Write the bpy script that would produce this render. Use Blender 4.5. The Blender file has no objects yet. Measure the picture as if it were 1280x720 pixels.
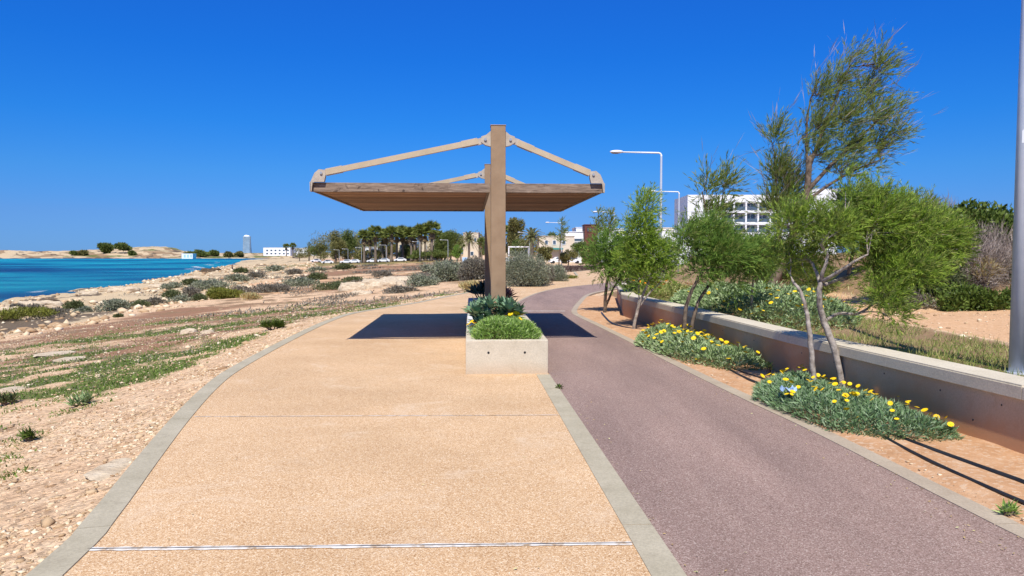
import bpy, bmesh, math, random
import numpy as np
from mathutils import Vector, Matrix, geometry
random.seed(7); RNG = np.random.default_rng(11)
scene = bpy.context.scene
C = scene.collection
R = math.radians

# ------------------------------------------------------------------ camera
F = 920.0; CAM_H = 1.6; HZ = 316.0
PITCH = math.atan((360 - HZ) / F)
cam_d = bpy.data.cameras.new("camera"); cam = bpy.data.objects.new("camera", cam_d); C.objects.link(cam)
cam_d.sensor_width = 36; cam_d.lens = F / 1280 * 36; cam_d.clip_start = 0.05; cam_d.clip_end = 30000
cam.location = (0, 0, CAM_H); cam.rotation_euler = (math.pi / 2 - PITCH, 0, 0)
scene.camera = cam

def ray(px, py):
    x = (px - 640) / F; u = (360 - py) / F
    return (x, math.cos(PITCH) + u * math.sin(PITCH), -math.sin(PITCH) + u * math.cos(PITCH))
def G(px, py, z=0.0):                      # ground point seen at a pixel of the photograph
    d = ray(px, py); t = (z - CAM_H) / d[2]
    return (d[0] * t, d[1] * t, z)
def A(px, py, Y):                          # point at a known distance
    d = ray(px, py); t = Y / d[1]
    return Vector((d[0] * t, Y, CAM_H + d[2] * t))

# ------------------------------------------------------------------ noise
def _hash(i, j, seed):
    n = (i.astype(np.int64) * 374761393 + j.astype(np.int64) * 668265263 + seed * 974634777) & 0xffffffff
    n = ((n ^ (n >> 13)) * 1274126177) & 0xffffffff
    return ((n ^ (n >> 16)) & 0xffff) / 65535.0
def vnoise(x, y, seed=0):
    x = np.asarray(x, float); y = np.asarray(y, float)
    i = np.floor(x); j = np.floor(y); u = x - i; v = y - j
    u = u * u * (3 - 2 * u); v = v * v * (3 - 2 * v)
    a = _hash(i, j, seed); b = _hash(i + 1, j, seed); c = _hash(i, j + 1, seed); d = _hash(i + 1, j + 1, seed)
    return (a * (1 - u) + b * u) * (1 - v) + (c * (1 - u) + d * u) * v
def fbm(x, y, seed=0, oc=4):
    s = 0; a = .5; n = 0
    for k in range(oc):
        s = s + a * vnoise(np.asarray(x) * 2 ** k, np.asarray(y) * 2 ** k, seed + k); n += a; a *= .55
    return s / n
def sm(a, b, x):
    t = np.clip((np.asarray(x, float) - a) / (b - a), 0, 1); return t * t * (3 - 2 * t)

# ------------------------------------------------------------------ layout lines (metres; x right, y ahead)
TL = [(-1.2, -16), (-1.75, 0), (-2.23, 3.58), (-2.39, 4.38), (-2.72, 5.58), (-3.1, 7), (-3.48, 8.6), (-3.72, 10), (-3.95, 12.5), (-4.15, 15.5), (-4.22, 17.5), (-4.15, 19.3), (-3.66, 21.2),
      (-3.0, 23.4), (-2.4, 26.4), (-1.6, 29.8), (-.19, 34.23), (1.69, 39.8), (3.4, 46.5), (4.53, 51), (5.0, 56), (5.4, 62), (6.6, 67), (8.3, 73), (8.8, 90), (5.5, 113), (1.3, 155), (-22, 237), (-40, 300)]
AL = [(2.05, -16), (0.86, 3.58), (0.49, 9.6), (0.13, 16), (-.05, 19), (-.1, 21), (0.13, 23.34), (0.9, 28.57), (2.22, 33.45), (4.85, 38.75), (6.7, 44), (8.9, 52), (11.0, 64), (12, 75)]
AR = [(4.2, -16), (3.1, 1.0), (2.84, 4.21), (2.70, 6.34), (2.53, 7.94), (2.33, 10.1), (2.13, 12.75), (1.86, 16), (1.62, 18.6), (1.6, 19.6), (1.72, 20.9), (2.1, 23.6), (2.75, 27.6), (3.5, 30.2), (5.1, 34), (7.4, 39), (9.8, 48), (12.2, 60), (13.2, 75)]
WALL = [(5.2, -6), (4.72, 0), (3.99, 5.66), (3.53, 9.26), (3.12, 14.2), (2.77, 18.25), (3.6, 25.2)]
SHORE = [(88, -57), (136, -67), (180, -80), (232, -95), (367, -136), (515, -190), (735, -235)]
SEA_Z = -4.0
AXIS = R(3.2)                              # the shelter and planter turn this much to the left
def ax(u, v, o=(0.0, 0.0)):                # u across, v along the shelter axis
    c, s = math.cos(AXIS), math.sin(AXIS)
    return (o[0] + u * c - v * s, o[1] + u * s + v * c)
def ipl(line, y):
    a = np.array(line); return np.interp(y, a[:, 1], a[:, 0])
def xshore(y):
    a = np.array(SHORE); y = np.asarray(y, float)
    b = np.interp(y, a[:, 0], a[:, 1])
    return np.where(y < 88, -57 + (88 - y) * 0.33, b)

def height(x, y, detail=True):
    x = np.asarray(x, float); y = np.asarray(y, float)
    xl = ipl(TL, y) - .1
    xr = ipl(WALL, y); xr = np.where(y > 25.2, ipl(AR, y) + .4 + .95 * (1 - sm(25, 31, y)), xr)
    zc = -.05 - .95 * sm(40, 220, y)
    xs = xshore(y) + (fbm(y / 12, x * 0, 5) - .5) * 9 * sm(20, 60, y)
    w = np.maximum(xl - xs, 5)
    t = (xl - x) / w
    zl = zc + (-3.75 - zc) * np.clip(t, 0, 1) ** .95
    beyond = np.clip(xs - x, 0, 100)
    zl = zl - np.minimum(beyond * .22, 5)
    # headland across the bay
    px = x / np.maximum(y, 1) * F + 640
    crest = 4.2 + 4.0 * np.exp(-((px - 185) / 45) ** 2) - 1.2 * np.exp(-((px - 60) / 40) ** 2) - 4.5 * sm(205, 260, px)
    head = -5 + 2 * sm(716, 738, y) + (crest + 3) * sm(736, 880, y)
    plain = -1.5
    hl = np.where(px < 290, head, head + (plain - head) * sm(290, 360, px))
    k = sm(700, 760, y)
    z = np.where(x < xl, zl, zc)
    wl = (px < 420)
    z = np.where(wl & (y > 690), np.maximum(np.where(k > 0, hl, z), np.where(px > 300, z, -99)), z)
    # right side
    dr = x - xr
    fade = 1 - sm(24, 31, y)
    zr = zc + (.43 * sm(.03, .3, dr)) * fade
    zr = zr + 1.5 * sm(0, 5.5, np.minimum(y - 15.9, (x - 8.3) * 1.1)) * (1 - sm(30, 45, y)) + sm(60, 200, y) * 2.0 * sm(15, 60, x)
    z = np.where(x > xr, zr, z)
    if detail:
        left = sm(.15, 2.5, xl - x)
        right = sm(.4, 1.6, x - xr)
        n1 = fbm(x / 3.1, y / 3.1, 21, 4) - .5; n2 = fbm(x / .55, y / .55, 31, 3) - .5; n3 = fbm(x / 19, y / 19, 41, 3) - .5
        rocky = sm(.55, .8, t) * left
        big = np.clip(np.abs(t), 0, 1)
        z = z + left * (n1 * (.12 + .30 * rocky + .15 * big) + n2 * (.05 + .1 * rocky) + n3 * (.25 + .5 * big) * sm(10, 40, y)) + right * (n1 * .16 + n2 * .04)
        rid = np.abs(fbm(x / 7, y / 5, 51, 3) - .5)
        z = z + rocky * (np.floor((fbm(x / 9, y / 6, 61, 4)) * 7) / 7 - .5) * 1.3 * (1 - .6 * sm(.85, 1.0, t))
        z = z + k * wl * ((fbm(x / 60, y / 40, 71, 5) - .5) * 4.5 + (fbm(x / 11, y / 9, 73, 3) - .5) * 2.2) * sm(732, 780, y)
    return z
def hz(x, y): return float(height(np.array([x]), np.array([y]))[0])
def hit(px, py):                            # where a pixel's sight line meets the terrain
    d = np.array(ray(px, py)); ts = np.geomspace(3, 3000, 1600)
    P = np.array([0, 0, CAM_H])[None] + ts[:, None] * d[None]
    h = height(P[:, 0], P[:, 1])
    i = np.argmax(P[:, 2] < h)
    return Vector((P[i, 0], P[i, 1], h[i]))

# ------------------------------------------------------------------ object helpers
def tag(o, label=None, cat=None, group=None, kind=None):
    if label: o["label"] = label
    if cat: o["category"] = cat
    if group: o["group"] = group
    if kind: o["kind"] = kind
    return o
def thing(name, label, cat, loc, group=None):
    o = bpy.data.objects.new(name, None); C.objects.link(o); o.location = loc
    o.empty_display_size = .2
    return tag(o, label, cat, group)
class MB:
    def __init__(s): s.v = []; s.f = []; s.n = 0
    def add(s, v, f):
        v = np.asarray(v, float).reshape(-1, 3); s.v.append(v)
        for q in f: s.f.append(tuple(int(i) + s.n for i in q))
        s.n += len(v); return s
    def box(s, c, d, rot=None, bev=0.0):
        hx, hy, hzz = d[0] / 2, d[1] / 2, d[2] / 2
        if bev <= 0:
            v = [(sx * hx, sy * hy, sz * hzz) for sz in (-1, 1) for sx, sy in ((-1, -1), (1, -1), (1, 1), (-1, 1))]
            f = [(3, 2, 1, 0), (4, 5, 6, 7), (0, 1, 5, 4), (1, 2, 6, 5), (2, 3, 7, 6), (3, 0, 4, 7)]
        else:
            bm = bmesh.new(); bmesh.ops.create_cube(bm, size=1)
            for q in bm.verts: q.co = Vector((q.co.x * d[0], q.co.y * d[1], q.co.z * d[2]))
            bmesh.ops.bevel(bm, geom=bm.edges[:], offset=bev, segments=2, affect='EDGES', profile=.6)
            bm.verts.index_update()
            v = [tuple(q.co) for q in bm.verts]; f = [[q.index for q in fa.verts] for fa in bm.faces]; bm.free()
        M = rot if rot is not None else Matrix()
        v = [tuple((M @ Vector(q)) + Vector(c)) for q in v]
        return s.add(v, f)
    def prism(s, poly, z0, z1):                   # polygon (ccw from above) extruded
        n = len(poly)
        v = [(p[0], p[1], z0) for p in poly] + [(p[0], p[1], z1) for p in poly]
        f = [(i, (i + 1) % n, n + (i + 1) % n, n + i) for i in range(n)]
        tr = geometry.tessellate_polygon([[Vector((p[0], p[1], 0)) for p in poly]])
        f += [(a + n, b + n, c + n) for a, b, c in tr] + [(c, b, a) for a, b, c in tr]
        return s.add(v, f)
    def tube(s, pts, rad, n=8, cap=True):
        pts = [Vector(p) for p in pts]; m = len(pts)
        if not hasattr(rad, '__len__'): rad = [rad] * m
        V = []; prev = None
        for i, p in enumerate(pts):
            d = (pts[min(i + 1, m - 1)] - pts[max(i - 1, 0)])
            if d.length < 1e-7: d = Vector((0, 0, 1))
            d.normalize()
            if prev is None:
                a = Vector((1, 0, 0)) if abs(d.x) < .8 else Vector((0, 1, 0))
                u = d.cross(a).normalized()
            else:
                u = (prev - d * prev.dot(d)); u = u.normalized() if u.length > 1e-6 else d.orthogonal().normalized()
            prev = u; w = d.cross(u)
            for k in range(n):
                an = 2 * math.pi * k / n
                V.append(p + (u * math.cos(an) + w * math.sin(an)) * rad[i])
        f = [(i * n + k, i * n + (k + 1) % n, (i + 1) * n + (k + 1) % n, (i + 1) * n + k) for i in range(m - 1) for k in range(n)]
        if cap: f += [tuple(range(n - 1, -1, -1)), tuple((m - 1) * n + k for k in range(n))]
        return s.add([tuple(q) for q in V], f)
    def beam(s, a, b, w, h, up=(0, 0, 1)):
        a = Vector(a); b = Vector(b); d = (b - a); L = d.length; d.normalize()
        u = Vector(up); x = d.cross(u).normalized(); z = x.cross(d)
        M = Matrix((x, d, z)).transposed().to_4x4()
        return s.box((a + b) / 2, (w, L, h), M)
    def ellip(s, c, r, nu=12, nv=7, rot=None, noise=0, seed=0):
        v = []; rr = random.Random(seed)
        for j in range(nv + 1):
            th = math.pi * j / nv
            for i in range(nu):
                ph = 2 * math.pi * i / nu; q = 1 + (rr.random() - .5) * noise
                v.append(Vector((r[0] * math.sin(th) * math.cos(ph) * q, r[1] * math.sin(th) * math.sin(ph) * q, r[2] * math.cos(th) * q)))
        if rot is not None: v = [rot @ q for q in v]
        v = [tuple(q + Vector(c)) for q in v]
        f = [(j * nu + i, (j + 1) * nu + i, (j + 1) * nu + (i + 1) % nu, j * nu + (i + 1) % nu) for j in range(nv) for i in range(nu)]
        return s.add(v, f)
    def build(s, name, m, parent=None, smooth=False, org=None, merge=False):
        me = bpy.data.meshes.new(name)
        v = np.concatenate(s.v) if s.v else np.zeros((0, 3))
        if parent is not None:
            o0 = Vector((0, 0, 0)); q = parent
            while q is not None: o0 = o0 + q.location; q = q.parent
            v = v - np.array(o0)[None]
        elif org is not None: v = v - np.array(org)[None]
        me.from_pydata(v.tolist(), [], s.f); me.validate()
        if merge:
            bm = bmesh.new(); bm.from_mesh(me); bmesh.ops.remove_doubles(bm, verts=bm.verts, dist=1e-4)
            bmesh.ops.recalc_face_normals(bm, faces=bm.faces); bm.to_mesh(me); bm.free()
        me.materials.append(m)
        if smooth: me.polygons.foreach_set("use_smooth", [True] * len(me.polygons))
        o = bpy.data.objects.new(name, me); C.objects.link(o)
        if parent is not None: o.parent = parent
        elif org is not None: o.location = org
        return o
def leafmesh(name, P, D, L, W, m, parent=None, tri=False, roll=None, bend=0.0):
    """many small lance-shaped leaves: P base, D direction, L length, W width (arrays)"""
    n = len(P); P = np.asarray(P, float); D = np.asarray(D, float)
    D = D / np.maximum(np.linalg.norm(D, axis=1, keepdims=True), 1e-6)
    rv = RNG.normal(size=(n, 3)) if roll is None else roll
    S = np.cross(D, rv); S /= np.maximum(np.linalg.norm(S, axis=1, keepdims=True), 1e-6)
    L = np.broadcast_to(np.asarray(L, float), (n,))[:, None]; W = np.broadcast_to(np.asarray(W, float), (n,))[:, None]
    N = np.cross(S, D)
    if tri:
        V = np.stack([P - S * W * .5, P + S * W * .5, P + D * L], 1); k = 3
    else:
        V = np.stack([P, P + D * L * .45 + S * W * .5 + N * L * bend, P + D * L, P + D * L * .45 - S * W * .5 + N * L * bend], 1); k = 4
    V = V.reshape(-1, 3)
    if parent is not None:
        o0 = Vector((0, 0, 0)); q = parent
        while q is not None: o0 = o0 + q.location; q = q.parent
        V = V - np.array(o0)[None]
    me = bpy.data.meshes.new(name)
    me.vertices.add(len(V)); me.vertices.foreach_set("co", V.ravel().astype(np.float32))
    me.loops.add(n * k); me.loops.foreach_set("vertex_index", np.arange(n * k, dtype=np.int32))
    me.polygons.add(n); me.polygons.foreach_set("loop_start", (np.arange(n) * k).astype(np.int32))
    me.polygons.foreach_set("loop_total", np.full(n, k, dtype=np.int32))
    me.update(calc_edges=True); me.materials.append(m)
    o = bpy.data.objects.new(name, me); C.objects.link(o)
    if parent is not None: o.parent = parent
    return o
def children(o): return list(o.children)
def copy_tree(o, parent=None):
    c = o.copy(); C.objects.link(c); c.parent = parent
    for ch in children(o): copy_tree(ch, c)
    return c
def offset_line(line, d):                       # offset to the left (+) of travel
    out = []
    for i, p in enumerate(line):
        a = Vector(line[max(i - 1, 0)]); b = Vector(line[min(i + 1, len(line) - 1)])
        t = (b - a).normalized(); out.append((p[0] - t.y * d, p[1] + t.x * d))
    return out
def ribbon(mb, l0, l1, z0, z1):                 # solid strip between two lines (l0 left of travel, l1 right)
    n = len(l0); v = []
    for a, b in zip(l0, l1): v += [(a[0], a[1], z0), (a[0], a[1], z1), (b[0], b[1], z1), (b[0], b[1], z0)]
    f = []
    for i in range(n - 1):
        a = i * 4; b = a + 4
        f += [(a + 1, a + 2, b + 2, b + 1), (a, a + 1, b + 1, b), (a + 2, a + 3, b + 3, b + 2), (a + 3, a, b, b + 3)]
    f += [(0, 3, 2, 1), (n * 4 - 4, n * 4 - 3, n * 4 - 2, n * 4 - 1)]
    return mb.add(v, f)
def smooth_line(line, k=4):                     # Catmull-Rom refinement
    out = []
    P = [Vector(p) for p in line]
    for i in range(len(P) - 1):
        p0, p1, p2, p3 = P[max(i - 1, 0)], P[i], P[i + 1], P[min(i + 2, len(P) - 1)]
        for j in range(k):
            t = j / k
            q = .5 * ((2 * p1) + (p2 - p0) * t + (2 * p0 - 5 * p1 + 4 * p2 - p3) * t * t + (3 * p1 - p0 - 3 * p2 + p3) * t ** 3)
            out.append(tuple(q))
    out.append(tuple(P[-1])); return out

# ------------------------------------------------------------------ materials
class NT:
    def __init__(s, name):
        s.m = bpy.data.materials.new(name); s.m.use_nodes = True
        s.t = s.m.node_tree; s.t.nodes.clear()
        s.out = s.t.nodes.new("ShaderNodeOutputMaterial")
        s.tc = s.t.nodes.new("ShaderNodeNewGeometry")
    def n(s, typ, **kw):
        x = s.t.nodes.new(typ)
        for k, v in kw.items(): setattr(x, k, v)
        return x
    def l(s, a, b): s.t.links.new(a, b)
    def pos(s, obj=False):
        if obj:
            t = s.n("ShaderNodeTexCoord"); return t.outputs["Object"]
        return s.tc.outputs["Position"]
    def noise(s, scale, detail=4, rough=.55, vec=None, dist=0.0):
        x = s.n("ShaderNodeTexNoise"); x.inputs["Scale"].default_value = scale; x.inputs["Detail"].default_value = detail
        x.inputs["Roughness"].default_value = rough; x.inputs["Distortion"].default_value = dist
        s.l(vec if vec is not None else s.pos(), x.inputs["Vector"]); return x.outputs["Fac"]
    def voro(s, scale, feature='F1', vec=None, out="Color"):
        x = s.n("ShaderNodeTexVoronoi", feature=feature); x.inputs["Scale"].default_value = scale
        s.l(vec if vec is not None else s.pos(), x.inputs["Vector"]); return x.outputs[out]
    def ramp(s, fac, stops, interp='LINEAR'):
        x = s.n("ShaderNodeValToRGB"); e = x.color_ramp.elements; x.color_ramp.interpolation = interp
        while len(e) < len(stops): e.new(.5)
        for el, (p, c) in zip(e, stops):
            el.position = p; el.color = (c[0], c[1], c[2], 1) if hasattr(c, '__len__') else (c, c, c, 1)
        s.l(fac, x.inputs["Fac"]); return x.outputs["Color"]
    def mix(s, fac, a, b, mode='MIX'):
        x = s.n("ShaderNodeMix", data_type='RGBA', blend_type=mode)
        for val, idx in ((fac, 0), (a, 6), (b, 7)):
            if hasattr(val, 'is_output') or isinstance(val, bpy.types.NodeSocket): s.l(val, x.inputs[idx])
            else: x.inputs[idx].default_value = val if idx == 0 else (val[0], val[1], val[2], 1)
        return x.outputs[2]
    def math(s, op, a, b=0.0):
        x = s.n("ShaderNodeMath", operation=op)
        for v, i in ((a, 0), (b, 1)):
            if isinstance(v, bpy.types.NodeSocket): s.l(v, x.inputs[i])
            else: x.inputs[i].default_value = v
        return x.outputs[0]
    def bump(s, h, strength=.3, dist=.01):
        x = s.n("ShaderNodeBump"); x.inputs["Strength"].default_value = strength; x.inputs["Distance"].default_value = dist
        s.l(h, x.inputs["Height"]); return x.outputs["Normal"]
    def pbr(s, col, rough=.8, spec=.3, normal=None, metal=0.0, transl=0.0):
        x = s.n("ShaderNodeBsdfPrincipled")
        if isinstance(col, bpy.types.NodeSocket): s.l(col, x.inputs["Base Color"])
        else: x.inputs["Base Color"].default_value = (*col, 1)
        if isinstance(rough, bpy.types.NodeSocket): s.l(rough, x.inputs["Roughness"])
        else: x.inputs["Roughness"].default_value = rough
        x.inputs["Specular IOR Level"].default_value = spec; x.inputs["Metallic"].default_value = metal
        if normal is not None: s.l(normal, x.inputs["Normal"])
        sh = x.outputs[0]
        if transl > 0:
            tr = s.n("ShaderNodeBsdfTranslucent")
            if isinstance(col, bpy.types.NodeSocket): s.l(col, tr.inputs["Color"])
            else: tr.inputs["Color"].default_value = (*col, 1)
            ms = s.n("ShaderNodeMixShader"); ms.inputs[0].default_value = transl
            s.l(sh, ms.inputs[1]); s.l(tr.outputs[0], ms.inputs[2]); sh = ms.outputs[0]
        s.l(sh, s.out.inputs["Surface"]); return s.m
def simple(name, c1, c2, scale=3, rough=.7, spec=.3, bump=.0, bscale=40, metal=0, obj=False, bdist=.004, lo=.3, hi=.7):
    t = NT(name); v = t.pos(obj)
    col = t.ramp(t.noise(scale, 5, .6, v), [(lo, c1), (hi, c2)])
    nm = t.bump(t.noise(bscale, 4, .6, v), bump, bdist) if bump > 0 else None
    return t.pbr(col, rough, spec, nm, metal)
LEAF_GAIN = 1.42
def leaf(name, cols, transl=.3, rough=.6, clump=1.2, clump_amt=.45):
    """leaf colours: one per leaf, drifting between lighter and darker sprays"""
    t = NT(name)
    ri = t.tc.outputs["Random Per Island"]
    cols = [tuple(min(v * LEAF_GAIN, .62) for v in q) for q in cols]
    n = len(cols); c = t.ramp(ri, [(i / max(n - 1, 1), q) for i, q in enumerate(cols)])
    c2 = t.mix(1.0, c, (.70, .74, .62), 'MULTIPLY')
    f = t.ramp(t.noise(clump, 3, .5, t.pos(True)), [(.35, 0.0), (.65, clump_amt)])
    return t.pbr(t.mix(f, c, c2), rough, .25, None, 0, transl)

M = {}
def mk():
    # exposed-aggregate tan paving
    t = NT("tan_aggregate"); P = t.pos()
    v1 = t.voro(165); sep = t.n("ShaderNodeSeparateColor"); t.l(v1, sep.inputs[0])
    c = t.ramp(sep.outputs[0], [(0, (.32, .175, .078)), (.25, (.47, .29, .148)), (.6, (.565, .375, .205)), (.85, (.64, .46, .275)), (1, (.75, .62, .45))])
    big = t.ramp(t.noise(.55, 5, .6), [(.35, (.94, .92, .90)), (.62, (1.10, 1.10, 1.11))])
    c = t.mix(1.0, c, big, 'MULTIPLY')
    st = t.ramp(t.noise(1.3, 8, .72, None, .8), [(.54, 0.0), (.72, .55)])
    c = t.mix(st, c, (.66, .52, .37))
    st2 = t.ramp(t.noise(1.1, 6, .72, None, .6), [(.60, 0.0), (.75, .28)])
    c = t.mix(st2, c, (.30, .18, .10))
    d = t.voro(165, 'F1', None, "Distance")
    M['tan'] = t.pbr(c, .85, .25, t.bump(d, .35, .003))
    # mauve asphalt
    t = NT("mauve_asphalt")
    v1 = t.voro(170); sep = t.n("ShaderNodeSeparateColor"); t.l(v1, sep.inputs[0])
    c = t.ramp(sep.outputs[0], [(0, (.165, .108, .082)), (.5, (.270, .182, .150)), (.85, (.33, .232, .193)), (1, (.46, .37, .31))])
    mpa = t.n("ShaderNodeMapping"); mpa.inputs["Scale"].default_value = (1.5, .28, 1); t.l(t.pos(), mpa.inputs["Vector"])
    big = t.ramp(t.noise(.9, 6, .6, mpa.outputs[0]), [(.32, (.82, .81, .82)), (.68, (1.16, 1.15, 1.14))])
    c = t.mix(1.0, c, big, 'MULTIPLY')
    st = t.ramp(t.noise(1.2, 7, .72, None, .4), [(.60, 0.0), (.78, .45)])
    c = t.mix(st, c, (.42, .34, .30))
    M['asphalt'] = t.pbr(c, .88, .25, t.bump(t.noise(160, 3, .6), .35, .004))
    # concretes
    def conc(name, c1, c2, dirt, obj=False, soil=None, soil_h=.25):
        t = NT(name); P = t.pos()
        c = t.ramp(t.noise(2.2, 7, .65), [(.3, c1), (.7, c2)])
        f = t.ramp(t.noise(7, 6, .7, None, .5), [(.55, 0.0), (.75, .6)])
        c = t.mix(f, c, dirt)
        sp = t.ramp(t.noise(70, 3, .6), [(.35, (.86, .86, .86)), (.65, (1.05, 1.05, 1.05))])
        c = t.mix(1.0, c, sp, 'MULTIPLY')
        if soil is not None:                         # splashed soil, as high as the noise carries it
            s3 = t.n("ShaderNodeSeparateXYZ"); t.l(P, s3.inputs[0])
            k = t.math('SUBTRACT', t.math('MULTIPLY', t.noise(1.1, 5, .6), soil_h * 2.4), s3.outputs[2])
            k = t.ramp(t.math('ADD', t.math('MULTIPLY', k, 2.2), .35), [(0.15, 0.0), (.9, .85)])
            c = t.mix(k, c, soil)
        vo = t.ramp(t.voro(9, 'F1', None, "Distance"), [(.0, 0.0), (.055, 1.0)])
        nm = t.bump(t.noise(60, 5, .65), .25, .004)
        return t.pbr(c, .85, .25, nm)
    M['kerb'] = conc("kerb_concrete", (.36, .315, .22), (.46, .405, .295), (.27, .225, .155))
    M['kerb_warm'] = conc("warm_kerb_concrete", (.36, .29, .21), (.45, .37, .27), (.30, .22, .15))
    M['planter'] = conc("planter_concrete", (.50, .435, .32), (.60, .53, .41), (.40, .33, .235), soil=(.42, .27, .15), soil_h=.07)
    M['wallc'] = conc("wall_concrete", (.56, .43, .285), (.66, .53, .37), (.44, .30, .18), soil=(.54, .27, .12), soil_h=.40)
    M['coping'] = conc("coping_concrete", (.54, .47, .35), (.63, .56, .43), (.44, .37, .27))
    M['seat'] = conc("seat_concrete", (.58, .58, .58), (.68, .68, .68), (.48, .47, .46))
    t = NT("joint_white"); c = t.ramp(t.noise(9, 6, .7), [(.38, (.42, .30, .19)), (.52, (.70, .66, .60))])
    M['joint'] = t.pbr(c, .9, .2, t.bump(t.noise(90, 3), .3, .003))
    M['jointdark'] = simple("joint_filler", (.10, .09, .08), (.2, .18, .15), 8)
    # soil of the planting bed
    t = NT("orange_soil")
    c = t.ramp(t.noise(3.2, 7, .7), [(.25, (.38, .20, .095)), (.5, (.52, .295, .155)), (.75, (.62, .41, .25))])
    v = t.voro(38); sep = t.n("ShaderNodeSeparateColor"); t.l(v, sep.inputs[0])
    c = t.mix(t.ramp(sep.outputs[0], [(.72, 0.0), (.95, .6)]), c, (.62, .47, .33))
    M['soil'] = t.pbr(c, .95, .1, t.bump(t.noise(45, 6, .75), .6, .02))
    M['potsoil'] = simple("potting_soil", (.10, .06, .035), (.2, .12, .07), 9, .95, .1, .6, 40, bdist=.02)
    # terrain, driven by land-cover masks
    t = NT("coastal_ground")
    at = t.n("ShaderNodeAttribute", attribute_name="cover"); sp = t.n("ShaderNodeSeparateColor"); t.l(at.outputs["Color"], sp.inputs[0])
    at2 = t.n("ShaderNodeAttribute", attribute_name="cover_b"); sp2 = t.n("ShaderNodeSeparateColor"); t.l(at2.outputs["Color"], sp2.inputs[0])
    redm, grnm, rockm = sp.outputs[0], sp.outputs[1], sp.outputs[2]; tanm, drym, darkm = sp2.outputs[0], sp2.outputs[1], sp2.outputs[2]
    n1 = t.noise(2.3, 8, .7); n2 = t.noise(14, 6, .7); n3 = t.noise(.35, 6, .65)
    grav = t.ramp(n1, [(.25, (.50, .315, .18)), (.5, (.65, .45, .28)), (.75, (.76, .59, .40))])
    v = t.voro(26); sv = t.n("ShaderNodeSeparateColor"); t.l(v, sv.inputs[0])
    stones = t.ramp(sv.outputs[0], [(0, (.58, .56, .54)), (.25, (.88, .86, .84)), (.6, (1.0, .98, .96)), (1, (1.30, 1.27, 1.22))])
    grav = t.mix(1.0, grav, stones, 'MULTIPLY')
    c = grav
    red = t.ramp(n2, [(.3, (.185, .085, .045)), (.7, (.33, .18, .105))])
    k = t.ramp(t.math('ADD', redm, t.math('MULTIPLY', t.math('SUBTRACT', n2, .5), .9)), [(.42, 0.0), (.60, .9)]); c = t.mix(k, c, red)
    orange = t.ramp(n2, [(.3, (.55, .31, .155)), (.7, (.72, .47, .28))])
    k = t.ramp(t.math('ADD', tanm, t.math('MULTIPLY', t.math('SUBTRACT', n1, .5), .5)), [(.40, 0.0), (.6, .95)]); c = t.mix(k, c, orange)
    rock = t.ramp(n2, [(.25, (.33, .23, .13)), (.5, (.53, .405, .25)), (.8, (.67, .55, .38))])
    k = t.ramp(t.math('ADD', rockm, t.math('MULTIPLY', t.math('SUBTRACT', n1, .5), .8)), [(.45, 0.0), (.58, 1.0)]); c = t.mix(k, c, rock)
    dry = t.ramp(n2, [(.3, (.155, .09, .05)), (.7, (.34, .22, .12))])
    k = t.ramp(t.math('ADD', drym, t.math('MULTIPLY', t.math('SUBTRACT', n2, .5), 1.0)), [(.45, 0.0), (.60, .85)]); c = t.mix(k, c, dry)
    grn = t.ramp(n2, [(.25, (.055, .075, .018)), (.55, (.10, .135, .03)), (.8, (.19, .20, .06))])
    k = t.ramp(t.math('ADD', grnm, t.math('MULTIPLY', t.math('SUBTRACT', n2, .5), 1.1)), [(.46, 0.0), (.60, .92)]); c = t.mix(k, c, grn)
    drk = t.ramp(n2, [(.3, (.06, .045, .03)), (.7, (.15, .11, .08))])
    k = t.ramp(t.math('ADD', darkm, t.math('MULTIPLY', t.math('SUBTRACT', n1, .5), .8)), [(.5, 0.0), (.62, .9)]); c = t.mix(k, c, drk)
    h = t.math('ADD', t.math('ADD', t.noise(30, 6, .75), t.math('MULTIPLY', n2, .6)), t.math('MULTIPLY', t.voro(34, 'F1', None, "Distance"), -.7))
    M['ground'] = t.pbr(c, .95, .12, t.bump(h, .65, .035))
    # water
    t = NT("sea_water")
    mp = t.n("ShaderNodeMapping"); mp.inputs["Scale"].default_value = (.011, .017, 1); t.l(t.pos(), mp.inputs["Vector"])
    n = t.noise(1, 6, .6, mp.outputs[0], .6)
    c = t.ramp(n, [(.38, (.002, .035, .115)), (.45, (.002, .115, .225)), (.52, (.004, .22, .32)), (.63, (.018, .36, .42))])
    mp2 = t.n("ShaderNodeMapping"); mp2.inputs["Scale"].default_value = (.5, 1.1, 1); t.l(t.pos(), mp2.inputs["Vector"])
    cap = t.ramp(t.noise(.35, 8, .75, mp2.outputs[0]), [(.69, 0.0), (.73, .7)])
    c = t.mix(cap, c, (.5, .65, .75))
    M['sea'] = t.pbr(c, .35, .22, t.bump(t.noise(.9, 7, .75, mp2.outputs[0]), 1.0, 1.2))
    M['foam'] = simple("white_foam", (.75, .8, .82), (.9, .92, .93), 2, .8)
    # shelter
    t = NT("weathered_timber"); mp = t.n("ShaderNodeMapping"); mp.inputs["Scale"].default_value = (2.0, 26, 26); t.l(t.pos(True), mp.inputs["Vector"])
    g = t.noise(1.6, 6, .65, mp.outputs[0], .8)
    c = t.ramp(g, [(.28, (.085, .06, .043)), (.5, (.215, .155, .115)), (.75, (.37, .285, .215))])
    kn = t.ramp(t.noise(3.5, 4, .7, t.pos(True), 1.0), [(.58, 0.0), (.67, .85)])
    c = t.mix(kn, c, (.045, .03, .025))
    M['timber'] = t.pbr(c, .8, .2, t.bump(g, .4, .004))
    t = NT("roof_slat_timber"); mp = t.n("ShaderNodeMapping"); mp.inputs["Scale"].default_value = (1.0, 14, 14); t.l(t.pos(True), mp.inputs["Vector"])
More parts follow.
